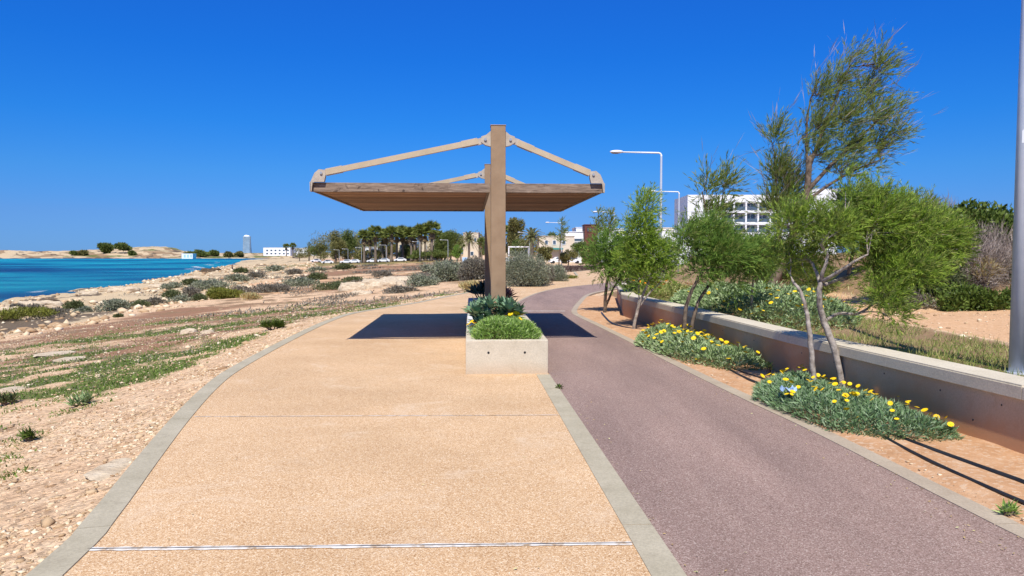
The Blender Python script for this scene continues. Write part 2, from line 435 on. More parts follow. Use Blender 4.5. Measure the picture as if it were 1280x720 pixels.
    g = t.noise(1.6, 6, .65, mp.outputs[0], .8); ri = t.tc.outputs["Random Per Island"]
    c = t.ramp(g, [(.30, (.13, .062, .034)), (.5, (.26, .14, .08)), (.72, (.40, .24, .145))])
    c = t.mix(1.0, c, t.ramp(ri, [(0, .58), (1, 1.15)]), 'MULTIPLY')
    M['slat'] = t.pbr(c, .75, .25, t.bump(g, .3, .003))
    M['bronze'] = simple("tan_painted_steel", (.25, .163, .09), (.31, .21, .122), 5, .5, .4, .12, 90, bdist=.002)
    M['bronze2'] = simple("pale_tan_painted_steel", (.40, .315, .20), (.50, .40, .27), 4, .5, .4, .12, 90, bdist=.002)
    M['galv'] = simple("weathered_steel_bracket", (.36, .30, .235), (.47, .41, .33), 14, .5, .4)
    M['bolt'] = simple("zinc_bolt", (.45, .43, .4), (.55, .53, .5), 20, .35, .5, metal=.6)
    # street lamp, pipes
    M['polegrey'] = simple("grey_lamp_paint", (.50, .54, .60), (.57, .61, .67), 6, .35, .5, metal=.15)
    M['lampwhite'] = simple("white_lamp_paint", (.72, .73, .74), (.8, .8, .8), 6, .4, .5)
    M['lens'] = simple("lamp_lens", (.10, .09, .08), (.16, .15, .14), 6, .2, .5)
    M['sticker'] = simple("pale_sticker", (.7, .72, .74), (.78, .8, .8), 9, .5)
    M['pipe'] = simple("black_pipe", (.012, .012, .013), (.03, .03, .03), 5, .45, .4)
    M['bark'] = simple("pale_bark", (.13, .10, .08), (.46, .40, .34), 16, .9, .15, .6, 45, obj=True, bdist=.01)
    M['bark2'] = simple("brown_bark", (.06, .042, .03), (.22, .165, .12), 12, .9, .15, .6, 45, obj=True, bdist=.01)
    M['palmbark'] = simple("palm_bark", (.13, .10, .075), (.24, .19, .14), 4, .9, .1, .6, 8, obj=True, bdist=.03)
    M['twig'] = simple("dry_twig", (.20, .15, .12), (.34, .27, .22), 9, .9, .1)
    # foliage
    M['tam'] = leaf("tamarisk_green", [(.10, .165, .020), (.175, .27, .032), (.26, .36, .05), (.33, .39, .075)], .45, clump=1.6)
    M['tam2'] = leaf("tamarisk_mid_green", [(.085, .155, .028), (.15, .245, .045), (.23, .325, .065)], .45, clump=1.4)
    M['tamd'] = leaf("tamarisk_olive", [(.08, .125, .028), (.14, .195, .042), (.20, .25, .06), (.25, .235, .075)], .42, clump=.9)
    M['gaz'] = leaf("gazania_leaf", [(.07, .13, .05), (.12, .20, .085), (.19, .27, .14), (.27, .33, .21)], .2, clump=6, clump_amt=.35)
    M['gazs'] = leaf("silver_gazania_leaf", [(.10, .16, .05), (.17, .24, .095), (.25, .32, .15), (.35, .40, .23)], .15, clump=5, clump_amt=.35)
    M['gazp'] = leaf("bright_gazania_leaf", [(.10, .18, .025), (.17, .28, .05), (.25, .35, .09), (.34, .42, .17)], .25, clump=6, clump_amt=.35)
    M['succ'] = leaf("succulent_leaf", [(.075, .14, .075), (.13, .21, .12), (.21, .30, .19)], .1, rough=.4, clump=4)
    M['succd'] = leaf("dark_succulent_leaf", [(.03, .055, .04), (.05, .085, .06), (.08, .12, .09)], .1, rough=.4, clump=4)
    M['purp'] = leaf("purple_leaf", [(.07, .04, .055), (.14, .08, .10), (.2, .14, .15)], .1, rough=.4)
    M['petal'] = simple("yellow_petal", (.78, .50, .004), (.85, .60, .012), 30, .6)
    M['petalo'] = simple("orange_petal", (.75, .24, .006), (.8, .3, .01), 30, .6)
    M['eye'] = simple("flower_eye", (.40, .17, .01), (.5, .25, .01), 30, .8)
    M['grey'] = leaf("grey_shrub_leaf", [(.085, .10, .06), (.15, .165, .105), (.22, .23, .16), (.28, .27, .20)], .15, clump=1.5)
    M['greyb'] = leaf("grey_brown_shrub_leaf", [(.085, .075, .055), (.15, .13, .10), (.21, .185, .145)], .15, clump=1.5)
    M['mound'] = leaf("moss_green_mound_leaf", [(.08, .085, .012), (.135, .14, .02), (.19, .185, .035)], .15, clump=.8)
    M['dark'] = leaf("dark_shrub_leaf", [(.045, .06, .022), (.085, .10, .04), (.13, .14, .06)], .2, clump=1.0)
    M['ivy'] = leaf("glossy_green_leaf", [(.035, .058, .010), (.075, .11, .018), (.125, .165, .035)], .25, rough=.45, clump=1.4)
    M['brush'] = leaf("dead_brush_twig", [(.12, .09, .075), (.20, .16, .14), (.30, .25, .22)], .05, clump=1.2)
    M['straw'] = leaf("dry_straw", [(.30, .20, .08), (.44, .32, .14), (.55, .43, .22)], .2, clump=1.2)
    M['grass'] = leaf("verge_grass", [(.08, .125, .02), (.15, .20, .04), (.25, .26, .075), (.42, .35, .16)], .25, clump=1.0)
    M['herb'] = leaf("low_green_herb", [(.06, .10, .015), (.11, .17, .025), (.17, .22, .05)], .25, clump=1.0)
    M['palm'] = leaf("palm_frond", [(.065, .09, .018), (.13, .155, .035), (.21, .225, .06)], .2, rough=.45, clump=.5)
    M['palmd'] = leaf("dead_palm_frond", [(.18, .13, .07), (.29, .21, .12), (.36, .27, .16)], .15, clump=.5)
    M['date'] = leaf("date_palm_frond", [(.065, .085, .03), (.12, .14, .05), (.19, .20, .09)], .2, rough=.45, clump=.5)
    M['btree'] = leaf("broadleaf_tree", [(.05, .075, .018), (.095, .125, .03), (.15, .17, .045)], .25, clump=.35)
    M['btree2'] = leaf("brown_green_tree", [(.085, .085, .028), (.15, .14, .045), (.21, .185, .065)], .25, clump=.35)
    # built things
    M['white'] = simple("white_render", (.74, .75, .76), (.82, .82, .82), .3, .8, .3)
    M['whiteb'] = simple("white_slab_paint", (.76, .77, .78), (.83, .83, .83), .3, .8, .3)
    M['cream'] = simple("cream_render", (.56, .47, .35), (.66, .57, .44), .3, .8, .3)
    M['redbox'] = simple("rust_red_cladding", (.10, .032, .022), (.15, .05, .035), .6, .7, .3)
    M['glass'] = simple("window_glass", (.045, .07, .10), (.10, .14, .18), .25, .12, .6)
    M['teal'] = simple("teal_awning", (.02, .19, .17), (.03, .25, .22), 2, .7)
    M['dark_metal'] = simple("dark_metal", (.03, .03, .032), (.06, .06, .06), 5, .5)
    t = NT("tower_glass"); s3 = t.n("ShaderNodeSeparateXYZ"); t.l(t.pos(True), s3.inputs[0])
    c = t.ramp(t.noise(.05, 3, .5, t.pos(True)), [(.3, (.16, .26, .36)), (.7, (.25, .36, .46))])
    M['tower'] = t.pbr(c, .3, .5)
    M['signblue'] = simple("pale_blue_sign", (.36, .55, .75), (.42, .62, .8), 3, .5)
    M['stake'] = simple("pale_stake_timber", (.42, .30, .18), (.52, .40, .26), 12, .85, .2, .4, 30)
    M['wrap'] = simple("pale_blue_plastic", (.28, .42, .62), (.45, .58, .74), 20, .3, .5)
    M['rock'] = simple("pale_limestone", (.42, .32, .21), (.62, .52, .38), 5, .95, .1, .9, 14, bdist=.04)
    M['rockd'] = simple("brown_sea_rock", (.055, .04, .028), (.14, .10, .065), 3, .95, .1, .9, 6, bdist=.08)
    M['pebble'] = None
    t = NT("loose_stone"); c = t.ramp(t.tc.outputs["Random Per Island"], [(0, (.31, .19, .105)), (.35, (.48, .335, .195)), (.7, (.62, .475, .305)), (1, (.72, .61, .44))])
    M['pebble'] = t.pbr(c, .95, .1, t.bump(t.noise(60, 4), .4, .01))
    M['stonewall'] = simple("dark_stone_wall", (.07, .05, .045), (.17, .125, .11), 3, .95, .1, .9, 6, bdist=.05)
    M['skin'] = simple("skin", (.40, .22, .15), (.45, .26, .18), 6, .6)
    M['cloth'] = simple("dark_cloth", (.03, .022, .025), (.05, .035, .04), 9, .9)
    M['cloth2'] = simple("brown_cloth", (.09, .05, .04), (.12, .07, .055), 9, .9)
    M['hair'] = simple("dark_hair", (.02, .014, .01), (.035, .025, .02), 9, .7)
    M['tyre'] = simple("tyre_rubber", (.015, .015, .015), (.03, .03, .03), 9, .8)
mk()
# ------------------------------------------------------------------ sky and sun
SUN_EL = R(53.5); SUN_AZ = R(180)       # the sun stands behind the camera
w = bpy.data.worlds.new("World"); scene.world = w; w.use_nodes = True
nt = w.node_tree; bg = nt.nodes["Background"]
sky = nt.nodes.new("ShaderNodeTexSky"); sky.sky_type = 'NISHITA'; sky.sun_disc = False
sky.sun_elevation = SUN_EL; sky.sun_rotation = SUN_AZ
sky.altitude = 0; sky.air_density = 1.0; sky.dust_density = 0.0; sky.ozone_density = 1.5
tcw = nt.nodes.new("ShaderNodeTexCoord"); sxyz = nt.nodes.new("ShaderNodeSeparateXYZ"); nt.links.new(tcw.outputs["Generated"], sxyz.inputs[0])
rmp = nt.nodes.new("ShaderNodeValToRGB"); el = rmp.color_ramp.elements            # clean, dry sea air: the blue deepens quickly above the horizon
stops = [(0.0, (.112, .295, .88)), (.05, (.135, .315, .80)), (.103, (.108, .37, .84)), (.166, (.062, .385, .94)), (.25, (.045, .385, 1.05)), (.33, (.05, .395, 1.15)), (.6, (.42, .68, 1.12))]
while len(el) < len(stops): el.new(.5)
for e_, (p_, c_) in zip(el, stops): e_.position = p_; e_.color = (c_[0] / 1.2, c_[1] / 1.2, c_[2] / 1.2, 1)
nt.links.new(sxyz.outputs[2], rmp.inputs[0])
hs = nt.nodes.new("ShaderNodeMix"); hs.data_type = 'RGBA'; hs.blend_type = 'MULTIPLY'; hs.inputs[0].default_value = 1.0
nt.links.new(sky.outputs[0], hs.inputs[6]); nt.links.new(rmp.outputs[0], hs.inputs[7]); nt.links.new(hs.outputs[2], bg.inputs[0])
bg.inputs[1].default_value = .12
sl = bpy.data.lights.new("sun", 'SUN'); sl.energy = 4.6; sl.angle = R(.55); sl.color = (1.0, .955, .88)
so = bpy.data.objects.new("sun", sl); C.objects.link(so)
sd = Vector((-0.035, -math.cos(SUN_EL), math.sin(SUN_EL))).normalized()
so.rotation_euler = sd.to_track_quat('Z', 'Y').to_euler(); so.location = (0, -20, 30)
scene.view_settings.view_transform = 'Standard'; scene.view_settings.look = 'None'
scene.view_settings.exposure = 0.4; scene.view_settings.gamma = 1; scene.view_settings.use_curve_mapping = False

# ------------------------------------------------------------------ terrain: one sheet out to the horizon
def terrain():
    front = np.linspace(R(-48), R(48), 560)             # measured from straight ahead
    rest = np.linspace(R(48), R(312), 90)[1:-1]
    ang = np.concatenate([front, rest]); na = len(ang)
    rad = np.concatenate([[0.4], np.geomspace(.8, 9000, 470)]); nr = len(rad)
    AA, RR = np.meshgrid(ang, rad)
    X = (np.sin(AA) * RR).ravel(); Y = (np.cos(AA) * RR).ravel()
    Z = height(X, Y)
    xl = ipl(TL, Y) - .1; xr = np.where(Y > 25.2, ipl(AR, Y) + .4, ipl(WALL, Y))
    Z = np.where((X > xl) & (X < xr), np.minimum(Z, -.05 - .95 * sm(40, 220, Y)), Z)
    V = np.stack([X, Y, Z], 1)
    i = np.arange(na); j = np.arange(nr - 1); I, J = np.meshgrid(i, j)
    q = np.stack([J * na + I, (J + 1) * na + I, (J + 1) * na + (I + 1) % na, J * na + (I + 1) % na], -1).reshape(-1, 4)[:, ::-1]
    me = bpy.data.meshes.new("ground")
    me.vertices.add(len(V) + 1); me.vertices.foreach_set("co", np.concatenate([V, [[0, 0, -.05]]]).ravel().astype(np.float32))
    tri = [(k, (k + 1) % na, len(V)) for k in range(na)]
    nl = len(q) * 4 + len(tri) * 3
    me.loops.add(nl); me.loops.foreach_set("vertex_index", np.concatenate([q.ravel(), np.array(tri).ravel()]).astype(np.int32))
    me.polygons.add(len(q) + len(tri))
    me.polygons.foreach_set("loop_start", np.concatenate([np.arange(len(q)) * 4, len(q) * 4 + np.arange(len(tri)) * 3]).astype(np.int32))
    me.polygons.foreach_set("loop_total", np.concatenate([np.full(len(q), 4), np.full(len(tri), 3)]).astype(np.int32))
    me.update(calc_edges=True)
    me.polygons.foreach_set("use_smooth", [True] * len(me.polygons))
    cov = cover(X, Y, Z)
    for nm, idx in (("cover", (0, 1, 2)), ("cover_b", (3, 4, 5))):
        at = me.color_attributes.new(nm, 'FLOAT_COLOR', 'POINT')
        col = np.ones((len(V) + 1, 4), np.float32)
        for k, s in enumerate(idx): col[:-1, k] = cov[s]
        at.data.foreach_set("color", col.ravel())
    me.materials.append(M['ground'])
    o = bpy.data.objects.new("ground", me); C.objects.link(o); tag(o, kind="structure")
def cover(X, Y, Z):
    xl = ipl(TL, Y) - .2; xs = xshore(Y); t = (xl - X) / np.maximum(xl - xs, 5); d = xl - X
    xr = np.where(Y > 25.2, ipl(AR, Y) + .4, ipl(WALL, Y)); dr = X - xr
    L = (d > 0)
    a = fbm(X / 2.2, Y / 1.3, 101, 4); b = fbm(X / 6, Y / 3, 111, 4); c = fbm(X / 1.0, Y / .7, 121, 4); e = fbm(X / 22, Y / 11, 131, 4)
    green = np.where(L, sm(.31, .74, b * .4 + c * .35 + a * .3) * (.72 + .28 * sm(24, 10, Y)) * 1.05 * sm(.5, 1.6, d) * (1 - sm(.38, .52, t)), 0)
    green = green * np.where(Y < 40, 1, .75)
    red = np.where(L, (sm(.36, .60, e) * .6 + .28 * sm(.4, .6, b) + .16) * sm(1.2, 4, d) * (1 - sm(.52, .68, t)) * sm(7, 14, Y), 0)
    dry = np.where(L, sm(.38, .64, a * .6 + c * .4) * sm(.8, 2.5, d) * (1 - sm(.50, .66, t)) * .84, 0)
    rock = np.where(L, sm(.56, .70, t) * .95 + sm(.62, .74, c) * .75 * sm(1, 3, d), 0)
    tan = np.where(L, sm(.52, .68, fbm(X / 30, Y / 14, 141, 3)) * sm(30, 60, Y) * .7, 0)
    dark = np.where(L, np.maximum(sm(-3.72, -4.05, Z) * .7 * sm(.93, .99, t), sm(.55, .7, t) * sm(.57, .68, fbm(X / 5, Y / 4, 143, 4)) * .78), 0)
    # far plain and headland
    far = sm(640, 735, Y)
    rock = np.where(L, np.maximum(rock, far * (.50 + .5 * (a - .5))), rock)
    green = np.where(L & (Y > 640), sm(.50, .62, fbm(X / 45, Y / 25, 151, 4)) * .66, green); dry = np.where(L & (Y > 640), sm(.42, .6, fbm(X / 14, Y / 12, 153, 4)) * .7, dry); dark = np.where(L & (Y > 640), np.maximum(sm(.55, .68, fbm(X / 12, Y / 8, 155, 4)) * .75, sm(-3.2, -3.9, Z) * .7), dark)
    red = red * (1 - far)
    # right-hand ground behind the wall
    Rr = dr > 0
    trackc = np.where(Y < 15.9, 1.0, 0)
    edge = 2.0 + .6 * (fbm(Y / 2, X * 0, 161, 3) - .5)
    xt0 = np.interp(Y, [0, 6, 10, 15, 18, 25, 40], [7.2, 6.9, 6.7, 6.6, 6.7, 7.4, 9]) + .5 * (a - .5)
    track = sm(-.3, .3, X - xt0) * (1 - .9 * sm(-.2, .8, np.minimum(Y - 15.8, (X - 8.6) * 1.1)))
    track = track * (1 - sm(26, 40, Y))
    tan = np.where(Rr, np.maximum(track * .95, .62 * sm(16, 22, Y) * (1 - sm(60, 90, Y))), tan)
    dry = np.where(Rr, (1 - track) * .72, dry)
    green = np.where(Rr, (1 - track) * (.30 + .5 * (b - .3)), green)
    rock = np.where(Rr, 0, rock); red = np.where(Rr, 0, red)
    mid = (d <= 0) & (dr <= 0)
    for q in (green, rock, red, dry, dark): q[mid] = 0
    # green lawns and verges under the far trees
    lawn = L & (Y > 222) & (Y < 300) & (X > -80)
    green = np.where(lawn, np.maximum(green, .56), green)
    return red, green, rock, tan, dry, dark
terrain()

# sea
mb = MB(); mb.add([(-9000, -9000, SEA_Z), (-14, -9000, SEA_Z), (-14, 790, SEA_Z), (-9000, 790, SEA_Z)], [(0, 1, 2, 3)])
tag(mb.build("sea", M['sea']), kind="structure")
mb = MB()
for (px, py, wpx, k) in [(262, 331, 12, 5), (250, 334, 16, 6), (240, 337, 10, 3), (270, 328, 8, 3), (48, 364, 7, 2), (285, 326, 8, 2)]:
    for q in range(k):
        p = G(px + (random.random() - .5) * wpx, py + (random.random() - .5) * 2.2, SEA_Z + .03)
        L = wpx / F * p[1] * (.15 + .3 * random.random()); W = 1.0 + random.random() * 2.0
        pts = []
        for i in range(14):
            an = 2 * math.pi * i / 14; r = .6 + .5 * random.random()
            pts.append((p[0] + math.cos(an) * L * r, p[1] + math.sin(an) * W * r, SEA_Z + .03 + q * .012))
        mb.add(pts, [tuple(range(14))])
tag(mb.build("sea_foam", M['foam']), kind="stuff", label="white surf breaking along the rocky shore of the bay", cat="surf")

# ------------------------------------------------------------------ paths
TLs = smooth_line(TL, 4); ALs = smooth_line(AL[:2], 4)[:-1] + [AL[2]] + smooth_line(AL[3:], 4); ARs = smooth_line(AR, 4)
def zpath(y): return -.95 * float(sm(40, 220, y))
def sheet(name, left, right, mat, dz):            # surface between two lines resampled on y
    ys = np.concatenate([np.arange(-16, 30, .5), np.arange(30, 75, .7), np.arange(75, 301, 3)])
    la = np.array(left); ra = np.array(right)
    ys = ys[(ys <= min(la[-1, 1], ra[-1, 1]))]
    mb = MB(); v = []; k = 7
    for y in ys:
        a = np.interp(y, la[:, 1], la[:, 0]); b = np.interp(y, ra[:, 1], ra[:, 0])
        for i in range(k): v.append((a + (b - a) * i / (k - 1), y, zpath(y) + dz))
    f = [(j * k + i, j * k + i + 1, (j + 1) * k + i + 1, (j + 1) * k + i) for j in range(len(ys) - 1) for i in range(k - 1)]
    mb.add(v, f); return tag(mb.build(name, mat), kind="structure")
def mono(line):
    out = [line[0]]
    for p in line[1:]:
        if p[1] > out[-1][1] + 1e-3: out.append(p)
    return out
TLm, ALm, ARm = mono(TLs), mono(ALs), mono(ARs)
tan_right = ALm + [(12.8, 90), (10.2, 113), (5.6, 155), (-18, 237), (-36, 300)]
sheet("promenade", TLm, tan_right, M['tan'], 0.0)
sheet("cycle_path", ALm, ARm, M['asphalt'], 0.004)
def kerb(name, line, w0, w1, mat, top, ymax, ymin=-16, seg=2.9):
    line = [p for p in line if ymin <= p[1] <= ymax]
    L = offset_line(line, w0); Rr = offset_line(line, w1)
    # cut into kerbstones with fine joints
    D = [0]
    for a, b in zip(line, line[1:]): D.append(D[-1] + (Vector(b) - Vector(a)).length)
    tot = D[-1]; mb = MB(); s = 0
    La = np.array(L); Ra = np.array(Rr); D = np.array(D)
    while s < tot - .1:
        e = min(s + seg, tot); ss = np.unique(np.concatenate([[s, e - .011], D[(D > s) & (D < e - .011)]]))
        l0 = [(np.interp(q, D, La[:, 0]), np.interp(q, D, La[:, 1])) for q in ss]
        l1 = [(np.interp(q, D, Ra[:, 0]), np.interp(q, D, Ra[:, 1])) for q in ss]
        n0 = mb.n
        ribbon(mb, l0, l1, -.12, top)
        va = mb.v[-1]; va[:, 2] += np.array([zpath(q) for q in va[:, 1]])
        s = e
    return tag(mb.build(name, mat), kind="structure")
kerb("promenade_kerb", TLs, .175, -.004, M['kerb'], .007, 70)
kerb("middle_kerb", [(2.05, -16), (0.86, 3.58), (0.49, 9.62)], .17, -.004, M['kerb'], .006, 9.62)
kerb("far_kerb", ALs, .05, -.05, M['kerb_warm'], .010, 45, 18.5)
kerb("cycle_path_kerb", ARs, .004, -.15, M['kerb_warm'], .010, 60)
# expansion joints
def joint(name, y0, x0, y1, x1, w, mat, z):
    mb = MB(); v = []; n = 60
    for i in range(n + 1):
        t = i / n; x = x0 + (x1 - x0) * t; y = y0 + (y1 - y0) * t; ww = w * (.75 + .5 * random.random())
        v += [(x, y - ww / 2, z), (x, y + ww / 2, z)]
    mb.add(v, [(2 * i, 2 * i + 2, 2 * i + 3, 2 * i + 1) for i in range(n)])
    tag(mb.build(name, mat), kind="structure")
joint("expansion_joint", 3.90, -2.29, 3.98, .66, .048, M['joint'], .004)
joint("joint_filler", 3.90, -2.29, 3.98, .66, .006, M['jointdark'], .008)
joint("saw_cut", 7.12, -3.1, 7.19, .46, .014, M['joint'], .004)
joint("path_joint", 20.1, .05, 20.1, 1.45, .10, M['joint'], .008)

# soil bed between cycle path and wall
def soil_bed():
    ys = np.concatenate([np.arange(-6, 4, .5), np.arange(4, 12, .07), np.arange(12, 27, .15)]); k = 26; v = []
    ra = np.array(ARm); wa = np.array(WALL)
    for y in ys:
        a = np.interp(y, ra[:, 1], ra[:, 0]) + .12; b = np.interp(y, wa[:, 1], wa[:, 0]) + .06
        for i in range(k):
            x = a + (b - a) * i / (k - 1); e = min(i, 4) / 4
            z = .004 + e * (.03 * (fbm(x / .5, y / .5, 7, 4) - .35) + .05 * (fbm(x / 1.7, y / 1.7, 9, 3) - .4)) + .02 * e
            v.append((x, y, float(z)))
    f = [(j * k + i, j * k + i + 1, (j + 1) * k + i + 1, (j + 1) * k + i) for j in range(len(ys) - 1) for i in range(k - 1)]
    mb = MB(); mb.add(v, f); tag(mb.build("soil_bed", M['soil'], smooth=True), kind="structure")
soil_bed()

# ------------------------------------------------------------------ low wall
def low_wall():
    root = thing("garden_wall", "long low concrete retaining wall with pale coping beside the planted bed", "wall", (3.5, 9.3, 0))
    fr = WALL; bk = offset_line(WALL, -.26)
    mb = MB(); ribbon(mb, fr, bk, -.3, .462); mb.build("wall", M['wallc'], root)
    # coping stones
    f2 = offset_line(WALL, .046); b2 = offset_line(WALL, -.31)
    for i in range(len(WALL) - 1):
        a0, a1, c0, c1 = Vector(f2[i]), Vector(f2[i + 1]), Vector(b2[i]), Vector(b2[i + 1])
        n = max(1, round((a1 - a0).length / 4.2)); mb = MB()
        for k in range(n):
            t0 = k / n; t1 = (k + 1) / n - .008 / (a1 - a0).length
            p = [a0.lerp(a1, t0), a0.lerp(a1, t1), c0.lerp(c1, t1), c0.lerp(c1, t0)]
            bm = bmesh.new()
            lo = [bm.verts.new((q.x, q.y, .464)) for q in p]; hi = [bm.verts.new((q.x, q.y, .575)) for q in p]
            bm.faces.new(hi[::-1]); bm.faces.new(lo)
            for q in range(4): bm.faces.new((lo[q], hi[q], hi[(q + 1) % 4], lo[(q + 1) % 4]))
            bmesh.ops.recalc_face_normals(bm, faces=bm.faces)
            bmesh.ops.bevel(bm, geom=[e for e in bm.edges if e.verts[0].co.z > .5 and e.verts[1].co.z > .5], offset=.014, segments=2, affect='EDGES')
            bm.verts.index_update(); mb.add([tuple(q.co) for q in bm.verts], [[q.index for q in fa.verts] for fa in bm.faces]); bm.free()
        mb.build("coping", M['coping'], root)
    # form-tie holes
    for (y, z) in [(5.9, .37), (6.6, .36), (7.4, .38), (8.3, .36), (9.0, .37), (10.4, .36), (11.6, .37), (13, .36), (6.2, .18), (8.9, .17)]:
        x = np.interp(y, [p[1] for p in WALL], [p[0] for p in WALL]); mb = MB(); mb.ellip((x, y, z), (.005, .009, .009), 8, 5); mb.build("tie_hole", M['pipe'], root)
low_wall()

# ------------------------------------------------------------------ shelter
SO = (-.065, 9.66)                              # centre of the planter's front edge
def sh(u, v, z): p = ax(u, v, SO); return Vector((p[0], p[1], z))
RZ = Matrix.Rotation(AXIS, 4, 'Z')
V0 = 2.22; V1 = 7.72                            # roof front and back along the axis
UL, UR, UC = -2.98, 1.66, -.035
ZU = 2.585
def shelter():
    root = thing("shade_shelter", "timber and tan steel shade shelter with two butterfly roof wings on the promenade", "shelter", sh(UC, V0, .40))
    for v in (V0 - .02, V1 - .35):
        mb = MB(); w = .235
        # rolled post: a box section with a shadow groove down each side
        mb.box(sh(UC, v + .0, 2.0), (w, .20, 3.22), RZ, .012)
        mb.box(sh(UC, v + .14, 1.97), (.12, .10, 3.04), RZ)
        p = mb.build("post", M['bronze'], root)
        mb = MB(); mb.box(sh(UC, v, 3.618), (w + .012, .215, .014), RZ, .004); mb.build("post_cap", M['bronze'], p)
    for (u0, u1) in ((UL, UC - .13), (UC + .13, UR)):
        wing = None
        mb = MB(); n = 34; step = (V1 - V0 - .26) / n
        for k in range(n):
            vv = V0 + .20 + step * (k + .5)
            mb.box(sh((u0 + u1) / 2 + (random.random() - .5) * .004, vv, ZU + .020 + (random.random() - .5) * .003), (u1 - u0 - .09, step - .006, .028), RZ)
        mb.build("slat_deck", M['slat'], root)
        mb = MB(); mb.box(sh((u0 + u1) / 2, V0 + .025, ZU + .055), (u1 - u0, .045, .145), RZ, .004); mb.build("fascia_board", M['timber'], root)
        mb = MB(); mb.box(sh((u0 + u1) / 2, V1 - .025, ZU + .055), (u1 - u0, .045, .145), RZ, .004); mb.build("fascia_board", M['timber'], root)
        for u in (u0 + .022, u1 - .022):
            mb = MB(); mb.box(sh(u, (V0 + V1) / 2, ZU + .055), (.04, V1 - V0 - .098, .142), RZ); mb.build("side_board", M['timber'], root)
        for vv in np.linspace(V0 + .9, V1 - .9, 4):
            mb = MB(); mb.box(sh((u0 + u1) / 2, vv, ZU + .085), (u1 - u0 - .09, .06, .095), RZ); mb.build("joist", M['timber'], root)
    for v in (V0 - .02, V1 - .35):
        for side, uo in ((-1, UL), (1, UR)):
            pin_t = sh(UC + side * .20, v, 3.40); pin_b = sh(uo - side * .16, v, ZU + .27)
            # bracket on the post: a plate widening to the post
            for (name, pin, base) in (("post_bracket", pin_t, [(UC + side * .118, 3.53), (UC + side * .118, 3.29)]), ("roof_bracket", pin_b, None)):
                mb = MB()
                if base is not None:
                    for off in (-.035, .035):
                        pl = [(UC + side * .118, 3.29), (UC + side * .118, 3.535), (UC + side * .19, 3.475), (UC + side * .265, 3.45), (UC + side * .275, 3.36), (UC + side * .2, 3.31)]
                        a = [sh(q[0], v + off - .005, q[1]) for q in pl]; b = [sh(q[0], v + off + .005, q[1]) for q in pl]; n = len(pl)
                        mb.add([tuple(q) for q in a + b], [tuple(range(n)), tuple(range(2 * n - 1, n - 1, -1))] + [(i, n + i, n + (i + 1) % n, (i + 1) % n) for i in range(n)])
                    tip = sh(UC + side * .33, v, 3.36)
                    mb.beam(pin_t, tip, .055, .10)
                else:
                    for off in (-.035, .035):
                        pl = [(uo + side * .01, ZU - .015), (uo + side * .012, ZU + .13), (uo - side * .05, ZU + .27), (uo - side * .12, ZU + .33), (uo - side * .22, ZU + .32), (uo - side * .22, ZU + .22), (uo - side * .20, ZU + .132), (uo - side * .02, ZU + .132), (uo - side * .005, ZU - .015)]
                        a = [sh(q[0], v + off - .005, q[1]) for q in pl]; b = [sh(q[0], v + off + .005, q[1]) for q in pl]; n = len(pl)
                        mb.add([tuple(q) for q in a + b], [tuple(range(n)), tuple(range(2 * n - 1, n - 1, -1))] + [(i, n + i, n + (i + 1) % n, (i + 1) % n) for i in range(n)])
                    mb.box(sh(uo + side * .012, v, ZU + .055), (.010, .14, .15), RZ)
                br = mb.build(name, M['galv'], root)
                mb = MB(); mb.tube([pin + Vector((0, -.062, 0)), pin + Vector((0, .062, 0))], .022, 10); mb.build("bolt", M['bolt'], br)
            mb = MB()
            d = (pin_b - pin_t).normalized()
            mb.beam(pin_t + d * .12, pin_b - d * .06, .07, .088)
            mb.build("tie_rod", M['bronze2'], root)
            mb = MB(); 
            for q in (pin_t + d * .26, pin_b - d * .2):
                mb = MB(); mb.beam(q - d * .13, q + d * .13, .05, .112); mb.build("rod_sleeve", M['galv'], root)
shelter()

def planter():
    L = 8.75; W = 1.09; H = .45; t = .13
    root = thing("planter_bench", "long pale concrete planter box with a seat slab along one side under the shade shelter", "planter", sh(0, L / 2, 0))
    mb = MB()
    for (c, d) in (((0, t / 2), (W, t)), ((0, L - t / 2), (W, t)), ((-W / 2 + t / 2, L / 2), (t, L - 2 * t - .002)), ((W / 2 - t / 2, L / 2), (t, L - 2 * t - .002))):
        mb.box(sh(c[0], c[1], H / 2 - .02), (d[0], d[1], H + .04), RZ, .014)
    mb.build("box", M['planter'], root)
    mb = MB(); mb.box(sh(0, L / 2, .19), (W - 2 * t - .004, L - 2 * t - .004, .36), RZ); mb.build("soil", M['potsoil'], root)
    for k in range(5):
        mb = MB(); v0 = 1.75 + k * 1.32; mb.box(sh(-W / 2 + .24, v0 + .655, H + .028), (.46, 1.308, .045), RZ, .008); mb.build("seat_slab", M['seat'], root)
    for u in (-.245, .235):
        mb = MB(); mb.tube([sh(u, .006, .285), sh(u, -.003, .285)], .016, 10); mb.build("drain_hole", M['pipe'], root)
planter()
